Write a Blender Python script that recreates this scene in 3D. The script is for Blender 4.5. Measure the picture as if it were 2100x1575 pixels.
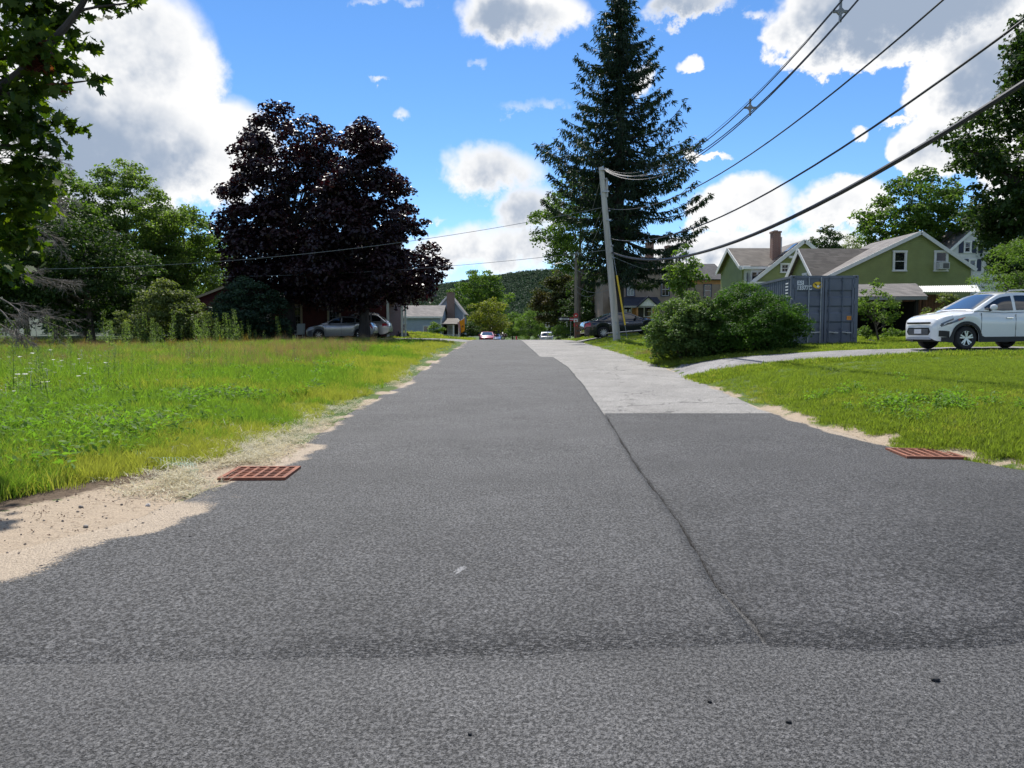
import bpy, bmesh, math, random
import numpy as np
from mathutils import Vector, Matrix, Euler

for o in list(bpy.data.objects): bpy.data.objects.remove(o)
SC = bpy.context.scene
COL = SC.collection
R = math.radians
PI = math.pi
random.seed(7)
rng = np.random.default_rng(11)

# ------------------------------------------------------------------ camera
FPX, CX, CY, CAMH = 1590.0, 1050.0, 787.5, 1.53        # focal length in photo pixels (2100 wide)
PITCH = math.atan(107.5 / FPX)
cam_d = bpy.data.cameras.new('camera')
cam_d.sensor_width = 36.0
cam_d.lens = 36.0 * FPX / 2100.0
cam_d.clip_start, cam_d.clip_end = 0.05, 9000.0
cam = bpy.data.objects.new('camera', cam_d)
COL.objects.link(cam)
cam.location = (0, 0, CAMH)
cam.rotation_euler = (PI / 2 - PITCH, 0, 0)
SC.camera = cam

# ------------------------------------------------------------------ light
SUN_AZ, SUN_EL = R(-10), R(54)                          # azimuth from +Y towards +X
SUN_DIR = Vector((math.sin(SUN_AZ) * math.cos(SUN_EL), math.cos(SUN_AZ) * math.cos(SUN_EL), math.sin(SUN_EL)))
sun_d = bpy.data.lights.new('sun', 'SUN')
sun_d.energy = 4.6
sun_d.angle = R(0.53)
sun_d.color = (1.0, 0.955, 0.88)
sun = bpy.data.objects.new('sun', sun_d)
COL.objects.link(sun)
sun.rotation_euler = (-SUN_DIR).to_track_quat('-Z', 'Y').to_euler()
sun.location = (0, 0, 60)
SC.view_settings.view_transform = 'Standard'
SC.view_settings.look = 'None'
SC.view_settings.exposure = 0.55
SC.view_settings.gamma = 1.0
SC.view_settings.use_curve_mapping = False
SC.render.engine = 'CYCLES'
SC.cycles.max_bounces = 6
SC.cycles.transparent_max_bounces = 8
SC.cycles.use_denoising = True

# ------------------------------------------------------------------ node helpers
class NT:
    def __init__(s, tree):
        s.t = tree; s.n = tree.nodes; s.l = tree.links
    def new(s, typ, **kw):
        nd = s.n.new(typ)
        for k, v in kw.items():
            if k.startswith('_'):
                setattr(nd, k[1:], v)
        return nd
    def link(s, a, b): s.l.new(a, b)
    def put(s, sock, v):
        if v is None: return
        if isinstance(v, bpy.types.NodeSocket): s.l.new(v, sock)
        elif isinstance(v, (tuple, list)) and len(v) == 3 and sock.type == 'RGBA': sock.default_value = (*v, 1)
        else: sock.default_value = v
    def math(s, op, a, b=None, c=None, clamp=False):
        nd = s.n.new('ShaderNodeMath'); nd.operation = op; nd.use_clamp = clamp
        s.put(nd.inputs[0], a); s.put(nd.inputs[1], b); s.put(nd.inputs[2], c)
        return nd.outputs[0]
    def vmath(s, op, a, b=None):
        nd = s.n.new('ShaderNodeVectorMath'); nd.operation = op
        s.put(nd.inputs[0], a); s.put(nd.inputs[1], b)
        return nd.outputs['Value'] if op in ('DOT_PRODUCT', 'LENGTH', 'DISTANCE') else nd.outputs[0]
    def noise(s, vec, scale, detail=3, rough=.5, dist=0):
        nd = s.n.new('ShaderNodeTexNoise')
        s.put(nd.inputs['Vector'], vec)
        nd.inputs['Scale'].default_value = scale; nd.inputs['Detail'].default_value = detail
        nd.inputs['Roughness'].default_value = rough; nd.inputs['Distortion'].default_value = dist
        return nd.outputs['Fac']
    def voro(s, vec, scale, feature='F1', out='Distance'):
        nd = s.n.new('ShaderNodeTexVoronoi'); nd.feature = feature
        s.put(nd.inputs['Vector'], vec); nd.inputs['Scale'].default_value = scale
        return nd.outputs[out]
    def ramp(s, fac, lo, hi, a=0., b=1., smooth=True):
        nd = s.n.new('ShaderNodeMapRange')
        nd.interpolation_type = 'SMOOTHSTEP' if smooth else 'LINEAR'
        s.put(nd.inputs[0], fac); s.put(nd.inputs[1], lo); s.put(nd.inputs[2], hi)
        s.put(nd.inputs[3], a); s.put(nd.inputs[4], b)
        return nd.outputs[0]
    def mix(s, fac, a, b, mode='MIX'):
        nd = s.n.new('ShaderNodeMix'); nd.data_type = 'RGBA'; nd.blend_type = mode
        s.put(nd.inputs[0], fac); s.put(nd.inputs[6], a); s.put(nd.inputs[7], b)
        return nd.outputs[2]
    def bump(s, h, strength=.5, dist=.02):
        nd = s.n.new('ShaderNodeBump')
        nd.inputs['Strength'].default_value = strength; nd.inputs['Distance'].default_value = dist
        s.put(nd.inputs['Height'], h)
        return nd.outputs[0]
    def attr(s, name, out='Color'):
        nd = s.n.new('ShaderNodeAttribute'); nd.attribute_name = name
        return nd.outputs[out]

def new_mat(name):
    m = bpy.data.materials.new(name); m.use_nodes = True
    nt = NT(m.node_tree); nt.n.clear()
    out = nt.n.new('ShaderNodeOutputMaterial')
    p = nt.n.new('ShaderNodeBsdfPrincipled')
    nt.link(p.outputs[0], out.inputs[0])
    return m, nt, p, out

def coords(nt, kind='Object'):
    return nt.n.new('ShaderNodeTexCoord').outputs[kind]

MATS = {}
def M(name, col, rough=.6, metal=0., spec=.5, var=0., vscale=3., bump=0., bscale=40., coat=0., col2=None, detail=4, stretch=None, emit=0.):
    """plain procedural material: base colour broken up by noise, optional fine relief"""
    if name in MATS: return MATS[name]
    m, nt, p, out = new_mat(name)
    vec = coords(nt)
    if stretch:
        mp = nt.n.new('ShaderNodeMapping'); nt.link(vec, mp.inputs[0]); mp.inputs['Scale'].default_value = stretch
        vec = mp.outputs[0]
    if var > 0 or col2:
        f = nt.noise(vec, vscale, detail, .6)
        c2 = col2 or tuple(max(0, c * (1 - var)) for c in col)
        c1 = col if col2 else tuple(min(1, c * (1 + var * .6)) for c in col)
        nt.link(nt.mix(nt.ramp(f, .3, .7), c1, c2), p.inputs['Base Color'])
    else:
        p.inputs['Base Color'].default_value = (*col, 1)
    p.inputs['Roughness'].default_value = rough
    p.inputs['Metallic'].default_value = metal
    p.inputs['Specular IOR Level'].default_value = spec
    if coat:
        p.inputs['Coat Weight'].default_value = coat; p.inputs['Coat Roughness'].default_value = .04
    if bump:
        nt.link(nt.bump(nt.noise(vec, bscale, 4, .6), bump, .02), p.inputs['Normal'])
    if emit:
        p.inputs['Emission Color'].default_value = (*col, 1); p.inputs['Emission Strength'].default_value = emit
    MATS[name] = m
    return m

def leaf_mat(name, c1, c2, trans=.35, rough=.45, c3=None, vscale=.35, tcol=None, spec=.18):
    """leaves: colour differs leaf by leaf and bough by bough, light passes through"""
    if name in MATS: return MATS[name]
    m, nt, p, out = new_mat(name)
    g = nt.n.new('ShaderNodeNewGeometry')
    rnd = g.outputs['Random Per Island']
    big = nt.ramp(nt.noise(coords(nt), vscale, 2), .35, .65)
    col = nt.mix(rnd, c1, c2)
    if c3: col = nt.mix(nt.math('MULTIPLY', big, .7), col, c3)
    nt.link(col, p.inputs['Base Color'])
    p.inputs['Roughness'].default_value = max(rough, .60) if spec < .3 else rough
    p.inputs['Specular IOR Level'].default_value = spec
    tr = nt.n.new('ShaderNodeBsdfTranslucent')
    tc = tcol or (1.7, 1.9, .7)
    nt.link(nt.mix(1.0, col, tc, 'MULTIPLY'), tr.inputs['Color'])
    mx = nt.n.new('ShaderNodeMixShader'); mx.inputs[0].default_value = trans
    nt.link(p.outputs[0], mx.inputs[1]); nt.link(tr.outputs[0], mx.inputs[2])
    nt.link(mx.outputs[0], out.inputs[0])
    MATS[name] = m
    return m

# ------------------------------------------------------------------ object helpers
def tag(o, label=None, cat=None, group=None, kind=None):
    if label: o['label'] = label
    if cat: o['category'] = cat
    if group: o['group'] = group
    if kind: o['kind'] = kind
    return o

def empty(name, loc=(0, 0, 0), rz=0., label=None, cat=None, group=None):
    o = bpy.data.objects.new(name, None); COL.objects.link(o)
    o.empty_display_size = .3
    o.location = loc; o.rotation_euler = (0, 0, rz)
    return tag(o, label, cat, group)

def np_mesh(name, V, F, smooth=False):
    """V (n,3) float, F (m,k) int -> mesh, fast"""
    V = np.asarray(V, dtype=np.float32); F = np.asarray(F, dtype=np.int32)
    me = bpy.data.meshes.new(name)
    m, k = F.shape
    me.vertices.add(len(V)); me.vertices.foreach_set('co', V.ravel())
    me.loops.add(m * k); me.loops.foreach_set('vertex_index', F.ravel())
    me.polygons.add(m)
    me.polygons.foreach_set('loop_start', np.arange(0, m * k, k, dtype=np.int32))
    me.polygons.foreach_set('loop_total', np.full(m, k, dtype=np.int32))
    if smooth: me.polygons.foreach_set('use_smooth', np.ones(m, dtype=bool))
    me.update(calc_edges=True)
    return me

def link(name, me, mat, parent=None, loc=None):
    o = bpy.data.objects.new(name, me); COL.objects.link(o)
    if mat is not None and not me.materials: me.materials.append(mat)
    if parent is not None: o.parent = parent
    if loc is not None: o.location = loc
    return o

def copy_tree(src, loc=None, rz=None, parent=None):
    c = src.copy(); COL.objects.link(c); c.parent = parent
    if loc is not None: c.location = loc
    if rz is not None: c.rotation_euler = (0, 0, rz)
    for ch in [x for x in src.children]:
        copy_tree(ch, parent=c)
    return c

class MB:
    """collects shapes into one mesh"""
    def __init__(s): s.v = []; s.f = []
    def add(s, vs, fs):
        b = len(s.v); s.v += [tuple(v) for v in vs]; s.f += [tuple(i + b for i in f) for f in fs]; return s
    def box(s, c, d, rot=None):
        hx, hy, hz = d[0] / 2, d[1] / 2, d[2] / 2
        vs = [Vector((x, y, z)) for x in (-hx, hx) for y in (-hy, hy) for z in (-hz, hz)]
        if rot is not None:
            m = Euler(rot).to_matrix(); vs = [m @ v for v in vs]
        c = Vector(c)
        return s.add([v + c for v in vs], [(0, 1, 3, 2), (4, 6, 7, 5), (0, 4, 5, 1), (2, 3, 7, 6), (0, 2, 6, 4), (1, 5, 7, 3)])
    def bar(s, p0, p1, w, h, up=(0, 0, 1)):
        """rectangular bar from p0 to p1, w sideways, h along up"""
        p0, p1, up = Vector(p0), Vector(p1), Vector(up)
        d = (p1 - p0).normalized(); sd = d.cross(up)
        if sd.length < 1e-4: sd = d.cross(Vector((1, 0, 0)))
        sd.normalize(); u = sd.cross(d).normalized()
        q = [sd * (a * w / 2) + u * (b * h / 2) for a, b in ((-1, -1), (1, -1), (1, 1), (-1, 1))]
        return s.add([p0 + x for x in q] + [p1 + x for x in q], [(3, 2, 1, 0), (4, 5, 6, 7), (0, 1, 5, 4), (1, 2, 6, 5), (2, 3, 7, 6), (3, 0, 4, 7)])
    def tube(s, path, rad, n=8, cap=True):
        path = [Vector(p) for p in path]
        if not hasattr(rad, '__len__'): rad = [rad] * len(path)
        b = len(s.v); ref = None
        for i, p in enumerate(path):
            d = (path[min(i + 1, len(path) - 1)] - path[max(i - 1, 0)])
            if d.length < 1e-9: d = Vector((0, 0, 1))
            d.normalize()
            if ref is None:
                ref = Vector((1, 0, 0)) if abs(d.x) < .9 else Vector((0, 1, 0))
            sd = (ref - d * ref.dot(d)).normalized(); ref = sd
            u = d.cross(sd)
            for k in range(n):
                a = 2 * PI * k / n
                s.v.append(tuple(p + (sd * math.cos(a) + u * math.sin(a)) * rad[i]))
        for i in range(len(path) - 1):
            for k in range(n):
                k2 = (k + 1) % n
                s.f.append((b + i * n + k, b + i * n + k2, b + (i + 1) * n + k2, b + (i + 1) * n + k))
        if cap:
            s.f.append(tuple(b + k for k in reversed(range(n))))
            s.f.append(tuple(b + (len(path) - 1) * n + k for k in range(n)))
        return s
    def cyl(s, p0, p1, r0, r1=None, n=12): return s.tube([p0, p1], [r0, r0 if r1 is None else r1], n)
    def prism(s, poly, axis, a0, a1):
        """poly: 2-D points; axis 'y': (x,z) swept along y; 'x': (y,z) along x; 'z': (x,y) along z"""
        f = {'y': lambda p, a: (p[0], a, p[1]), 'x': lambda p, a: (a, p[0], p[1]), 'z': lambda p, a: (p[0], p[1], a)}[axis]
        n = len(poly)
        return s.add([f(p, a0) for p in poly] + [f(p, a1) for p in poly],
                     [tuple(range(n)), tuple(reversed(range(n, 2 * n)))] + [(i, i + n, (i + 1) % n + n, (i + 1) % n) for i in range(n)])
    def lathe(s, prof, n=16, c=(0, 0, 0), cap=True):
        b = len(s.v)
        for r, z in prof:
            for k in range(n):
                a = 2 * PI * k / n; s.v.append((c[0] + r * math.cos(a), c[1] + r * math.sin(a), c[2] + z))
        for i in range(len(prof) - 1):
            for k in range(n):
                k2 = (k + 1) % n
                s.f.append((b + i * n + k, b + i * n + k2, b + (i + 1) * n + k2, b + (i + 1) * n + k))
        if cap: s.f.append(tuple(b + k for k in reversed(range(n)))); s.f.append(tuple(b + (len(prof) - 1) * n + k for k in range(n)))
        return s
    def xf(s, mat):
        s.v = [tuple(mat @ Vector(v)) for v in s.v]; return s
    def build(s, name, mat, parent=None, smooth=False, loc=None, rot=None, bevel=0., fix=True):
        me = bpy.data.meshes.new(name)
        me.from_pydata(s.v, [], s.f)
        bm = bmesh.new(); bm.from_mesh(me)
        if fix: bmesh.ops.recalc_face_normals(bm, faces=bm.faces)
        if bevel:
            bmesh.ops.bevel(bm, geom=bm.edges[:], offset=bevel, segments=1, affect='EDGES')
        bm.to_mesh(me); bm.free()
        if smooth: me.polygons.foreach_set('use_smooth', [True] * len(me.polygons))
        if smooth and hasattr(me, 'set_sharp_from_angle'): me.set_sharp_from_angle(angle=R(38))
        o = link(name, me, mat, parent, loc)
        if rot is not None: o.rotation_euler = rot
        return o

def vnoise(x, y, seed=0):
    """smooth value noise on numpy arrays, 0..1"""
    x = np.asarray(x, dtype=float); y = np.asarray(y, dtype=float)
    xi = np.floor(x).astype(np.int64); yi = np.floor(y).astype(np.int64)
    fx = x - xi; fy = y - yi; fx = fx * fx * (3 - 2 * fx); fy = fy * fy * (3 - 2 * fy)
    def h(a, b):
        n = (a * 374761393 + b * 668265263 + seed * 2246822519) & 0xffffffff
        n = ((n ^ (n >> 13)) * 1274126177) & 0xffffffff
        return ((n ^ (n >> 16)) & 0xffff) / 65535.0
    return (h(xi, yi) * (1 - fx) + h(xi + 1, yi) * fx) * (1 - fy) + (h(xi, yi + 1) * (1 - fx) + h(xi + 1, yi + 1) * fx) * fy

def fbm(x, y, seed=0, o=3):
    r = 0.; a = .5; t = 0
    for k in range(o):
        r = r + a * vnoise(x * 2 ** k, y * 2 ** k, seed + k); t += a; a *= .5
    return r / t

_c, _s = math.cos(PITCH), math.sin(PITCH)
def at(px, py, Y):
    """world point at distance Y along the road seen at photo pixel (px, py)"""
    dx, dy = (px - CX) / FPX, (CY - py) / FPX
    d = Vector((dx, _c + dy * _s, -_s + dy * _c)); k = Y / d.y
    return Vector((d.x * k, Y, CAMH + d.z * k))
# ------------------------------------------------------------------ sky with cumulus clouds
W = bpy.data.worlds.new('World'); SC.world = W; W.use_nodes = True
nt = NT(W.node_tree); nt.n.clear()
wout = nt.n.new('ShaderNodeOutputWorld')
sky = nt.n.new('ShaderNodeTexSky'); sky.sky_type = 'NISHITA'; sky.sun_disc = False
sky.sun_elevation = SUN_EL; sky.sun_rotation = SUN_AZ
sky.altitude = 300; sky.air_density = .75; sky.dust_density = .0; sky.ozone_density = 4.0
hs = nt.n.new('ShaderNodeHueSaturation'); nt.link(sky.outputs[0], hs.inputs['Color'])
hs.inputs['Saturation'].default_value = 1.15; hs.inputs['Value'].default_value = 1.0
bg = nt.n.new('ShaderNodeBackground'); nt.link(hs.outputs[0], bg.inputs[0]); bg.inputs[1].default_value = .12
dirv = coords(nt, 'Generated')
sep = nt.n.new('ShaderNodeSeparateXYZ'); nt.link(dirv, sep.inputs[0])
X, Y, Z = sep.outputs
az = nt.math('ARCTAN2', X, Y)
el = nt.math('ARCSINE', Z)
n1 = nt.noise(dirv, 7.0, 5, .6); n2 = nt.noise(dirv, 24, 5, .66); n3 = nt.noise(nt.vmath('ADD', dirv, (3.1, 1.7, 9.2)), 3.4, 2, .5)
def skydir(px, py):
    v = at(px, py, 1.0) - Vector((0, 0, CAMH)); v.normalize()
    return math.atan2(v.x, v.y), math.asin(v.z)
# ragged edges: warp the cloud plan with the noise
cmb = nt.n.new('ShaderNodeCombineXYZ')
nt.link(nt.math('MULTIPLY_ADD', nt.math('SUBTRACT', n1, .5), .12, az), cmb.inputs[0])
nt.link(nt.math('MULTIPLY_ADD', nt.math('SUBTRACT', n2, .5), .05, el), cmb.inputs[1])
uv = cmb.outputs[0]
# each heap of cumulus: centre and half size in photo pixels, weight
heaps = [(290, 180, 170, 190, 1.1), (440, 310, 140, 110, 1.05), (200, 320, 260, 130, 1.1), (100, 60, 170, 130, 1.0),
         (1080, 40, 150, 55, .9), (1000, 355, 130, 60, .95), (1090, 440, 90, 70, .9), (1070, 220, 120, 24, .8), (800, 0, 130, 18, .7),
         (1020, 510, 170, 60, 1.0), (735, 285, 46, 36, .8), (812, 232, 30, 24, .68), (965, 122, 42, 15, .66), (785, 170, 30, 12, .6), (1530, 32, 70, 20, .66), (1850, 245, 60, 16, .58), (890, 450, 34, 14, .6), (1960, 215, 90, 34, .8),
         (1420, 10, 130, 40, .8), (1830, 15, 270, 95, 1.2), (2050, 150, 180, 110, 1.1), (1970, 290, 120, 62, 1.0), (2080, 340, 90, 130, 1.0),
         (1730, 420, 110, 56, .95), (1520, 425, 120, 70, 1.0), (1560, 510, 330, 40, .95), (1430, 132, 36, 22, .68), (1340, 160, 36, 34, .7), (1440, 316, 70, 14, .7), (1760, 270, 32, 22, .66)]
grey = {(1830, 15): 1.0, (1420, 10): .75, (200, 320): .7, (2050, 150): .45, (1080, 40): .3}
B = None; GF = None
for px, py, hx, hy, w in heaps:
    a0, e0 = skydir(px, py)
    k = math.cos(math.atan((px - CX) / FPX)) ** 2
    ax, ey = hx / FPX * k, hy / FPX * math.cos(a0)
    vm = nt.n.new('ShaderNodeVectorMath'); vm.operation = 'MULTIPLY_ADD'; nt.link(uv, vm.inputs[0])
    vm.inputs[1].default_value = (1 / ax, 1 / ey, 0); vm.inputs[2].default_value = (-a0 / ax, -e0 / ey, 0)
    r2 = nt.vmath('DOT_PRODUCT', vm.outputs[0], vm.outputs[0])
    f = nt.math('MULTIPLY_ADD', r2, -.55, w)
    if (px, py) in grey:
        q = nt.math('MAXIMUM', nt.math('MULTIPLY_ADD', r2, -.6, grey[(px, py)]), 0.)
        GF = q if GF is None else nt.math('MAXIMUM', GF, q)
    B = nt.math('MAXIMUM', f, -.2) if B is None else nt.math('MAXIMUM', B, f)
# the rest of the sky carries the same broken cumulus
outside = nt.math('MAXIMUM', nt.ramp(nt.math('ABSOLUTE', az), .68, .95), nt.ramp(el, .5, .75))
B = nt.math('MAXIMUM', B, nt.math('MULTIPLY', outside, nt.ramp(n3, .40, .66, -.2, 1.1)))
dens = nt.math('ADD', B, nt.math('ADD', nt.math('MULTIPLY', nt.math('SUBTRACT', n1, .5), 1.5), nt.math('MULTIPLY', nt.math('SUBTRACT', n2, .5), .7)))
cover = nt.math('MULTIPLY', nt.ramp(dens, .36, nt.ramp(n3, .35, .65, .52, .86)), nt.ramp(el, -.02, .03))
inner = nt.ramp(nt.math('ADD', nt.math('MULTIPLY', GF, .75), nt.math('ADD', nt.math('MULTIPLY', dens, .75), nt.math('ADD', nt.math('MULTIPLY', nt.math('SUBTRACT', n1, .5), .9), nt.math('MULTIPLY', nt.math('SUBTRACT', n3, .5), .9)))), .60, 1.20)
ccol = nt.mix(inner, (1.0, 1.0, 1.0), (.36, .44, .57))
cbg = nt.n.new('ShaderNodeBackground'); nt.link(ccol, cbg.inputs[0]); cbg.inputs[1].default_value = .70
mxs = nt.n.new('ShaderNodeMixShader')
nt.link(cover, mxs.inputs[0]); nt.link(bg.outputs[0], mxs.inputs[1]); nt.link(cbg.outputs[0], mxs.inputs[2])
nt.link(mxs.outputs[0], wout.inputs[0])
W.cycles.sampling_method = 'MANUAL'; W.cycles.sample_map_resolution = 512
# ------------------------------------------------------------------ terrain
_py = [-200, -40, 8, 15, 20, 25, 30, 40, 47, 52, 57, 65, 80, 95, 115, 150, 200, 300, 600, 6000]
_pz = [0, 0, 0, .05, .17, .32, .47, .76, .90, .95, .93, .76, .34, .0, -.35, -.9, -1.4, -2, -2.5, -2.5]
_yy = np.concatenate([np.arange(-200, 8, 4.), np.arange(8, 120, .5), np.arange(120, 6001, 20.)])
_zz = np.interp(_yy, _py, _pz)
_fine = np.arange(-200, 300, .5); _fz = np.interp(_fine, _py, _pz)
_k = np.hanning(13); _k /= _k.sum()
_fz = np.convolve(np.pad(_fz, 6, mode='edge'), _k, mode='valid')
def P(y):
    y = np.asarray(y, dtype=float)
    return np.where(y < 299, np.interp(y, _fine, _fz), np.interp(y, _py, _pz))
_Ly = [-20, 2.0, 3.5, 4.7, 6.1, 8.7, 12, 15, 20, 28, 40, 52, 100, 200]
_Lx = [-14, -9.0, -5.2, -3.7, -3.1, -2.75, -2.85, -2.95, -2.75, -2.85, -2.7, -2.8, -3.6, -5.0]
_Ry = [-20, 2.0, 3.5, 6.0, 8.5, 10.1, 13.4, 18, 25, 33, 42, 52, 60, 100, 200]
_Rx = [22, 15., 10.5, 7.3, 5.55, 4.95, 4.72, 4.9, 5.05, 4.75, 4.3, 3.9, 3.75, 3.2, 2.0]
_By = [-2, 3.5, 4.5, 5.9, 9, 13.9, 19.7, 26, 31, 31.3, 34, 40, 52, 100, 200]
_Bx = [1.24, 1.24, 1.22, 1.31, 1.41, 1.66, 1.82, 1.86, 1.64, 1.12, 1.05, .85, .6, .1, -1.0]
def Le(y): return np.interp(y, _Ly, _Lx)
def Re(y): return np.interp(y, _Ry, _Rx)
def Be(y): return np.interp(y, _By, _Bx)
def sstep(a, b, x):
    t = np.clip((np.asarray(x, dtype=float) - a) / (b - a), 0, 1); return t * t * (3 - 2 * t)
def G(x, y):
    """ground height"""
    x = np.asarray(x, dtype=float); y = np.asarray(y, dtype=float)
    z = P(y)
    xs = np.maximum(Re(y) + .12, 4.2)
    z = z + np.interp(y, [8, 20, 24, 29], [.85, .77, .73, .63]) * (1 - np.exp(-np.maximum(0, x - xs) / 2.5)) * (1 - .75 * sstep(42, 70, y)) * sstep(2.5, 6.5, y)
    z = z + .25 * sstep(16, 40, x) * sstep(20, 40, y)
    dl = np.maximum(0, Le(y) - .1 - x)
    z = z + .10 * (1 - np.exp(-dl / .8)) - .30 * sstep(4, 22, dl) * sstep(15, 45, y)
    z = z + .75 * sstep(.6, 6, dl) * sstep(58, 72, y) * (1 - sstep(98, 130, y))
    off = np.minimum(dl + np.maximum(0, x - xs), 3) / 3
    z = z + off * .10 * (fbm(x * .22, y * .22, 5) - .5) + off * .04 * (fbm(x * 1.1, y * 1.1, 9) - .5)
    return z
def g(x, y): return float(G(x, y))

def grid_sheet(name, xs, ys, off, mat, kind='structure'):
    XX, YY = np.meshgrid(xs, ys)
    ZZ = G(XX, YY) + off
    V = np.stack([XX.ravel(), YY.ravel(), ZZ.ravel()], 1)
    nx = len(xs)
    i = np.arange(nx - 1)[None, :] + nx * np.arange(len(ys) - 1)[:, None]
    F = np.stack([i, i + 1, i + nx + 1, i + nx], -1).reshape(-1, 4)
    me = np_mesh(name, V, F, True)
    o = link(name, me, mat); tag(o, kind=kind)
    return o, XX, YY

def strip_sheet(name, ys, fl, fr, ncol, off, mat, jl=0., jr=0., edge=.0, seed=3, kind='structure', front=0.):
    """sheet between two edge curves, edges slightly ragged, dropping by `edge` at both sides so that it has thickness"""
    ys = np.asarray(ys, dtype=float)
    l = fl(ys) + jl * (fbm(ys * 2.3, ys * 0 + 1, seed) - .5) * 2; r = fr(ys) + jr * (fbm(ys * 2.3, ys * 0 + 7, seed + 4) - .5) * 2
    t = np.linspace(0, 1, ncol)
    XX = l[:, None] * (1 - t) + r[:, None] * t; YY = np.repeat(ys[:, None], ncol, 1)
    ZZ = G(np.clip(XX, -1e9, 1e9), YY) + off
    if front:
        w_ = np.exp(-((ys - ys[0]) / .35))[:, None]
        YY = YY + w_ * (front * 2 * (fbm(XX * 1.1, XX * 0 + 2, seed + 9, 4) - .5) + .06 * (fbm(XX * 5, XX * 0 + 2, seed + 1, 2) - .5) + .05 * XX)
        ZZ = G(XX, YY) + off - (off + .012) * np.exp(-((ys - ys[0]) / .10))[:, None]
    if edge:
        XX = np.concatenate([XX[:, :1] - .004, XX, XX[:, -1:] + .004], 1); YY = np.concatenate([YY[:, :1], YY, YY[:, -1:]], 1)
        ZZ = np.concatenate([ZZ[:, :1] - edge, ZZ, ZZ[:, -1:] - edge], 1)
    nx = XX.shape[1]
    V = np.stack([XX.ravel(), YY.ravel(), ZZ.ravel()], 1)
    i = np.arange(nx - 1)[None, :] + nx * np.arange(len(ys) - 1)[:, None]
    F = np.stack([i, i + 1, i + nx + 1, i + nx], -1).reshape(-1, 4)
    me = np_mesh(name, V, F, True)
    o = link(name, me, mat); tag(o, kind=kind)
    return o, XX, YY

def set_attr(o, name, arr):
    a = o.data.attributes.new(name, 'FLOAT', 'POINT'); a.data.foreach_set('value', np.asarray(arr, dtype=np.float32).ravel())

def seg_dist(x, y, pts):
    """distance to a polyline and parameter"""
    best = np.full(np.shape(x), 1e9)
    for (x0, y0), (x1, y1) in zip(pts[:-1], pts[1:]):
        dx, dy = x1 - x0, y1 - y0; L2 = dx * dx + dy * dy
        t = np.clip(((x - x0) * dx + (y - y0) * dy) / L2, 0, 1)
        best = np.minimum(best, np.hypot(x - x0 - t * dx, y - y0 - t * dy))
    return best

def sand_amount(x, y):
    """loose tan sand: along both road edges and fanning out at the near left corner"""
    n = fbm(x * 1.7, y * 1.7, 21) - .5
    dl = x - Le(y)                                   # >0 on the asphalt, <0 in the grass
    w_in = np.interp(y, [3, 4.4, 5.2, 6.0, 6.8, 7.3, 8.2, 8.8, 9.6, 10.5, 12, 20, 60], [1.0, .75, .55, .38, .18, .04, .02, .12, .35, .05, .02, .0, .0])
    w_out = np.interp(y, [2, 4.4, 6.0, 7.5, 9, 12, 16, 24, 60], [3.2, 1.5, 1.15, .75, .40, .20, .15, .12, .1])
    s = sstep(-.34, .34, w_in - dl + n * .7) * sstep(-.3, .3, dl + w_out + n * .7)
    dr = Re(y) - x
    w_inr = np.interp(y, [4, 8, 9, 10, 11.2, 12.5, 14, 60], [.12, .08, .04, .16, .28, .14, .02, .0])
    w_outr = np.interp(y, [4, 8, 10, 13, 17, 24, 60], [.38, .32, .34, .36, .14, .06, .05])
    s2 = .85 * sstep(-.14, .14, w_inr - .04 - dr + n * .35) * sstep(-.2, .2, dr + w_outr + n * .6)
    return np.maximum(s, s2) * (y > 1.0)

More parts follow.
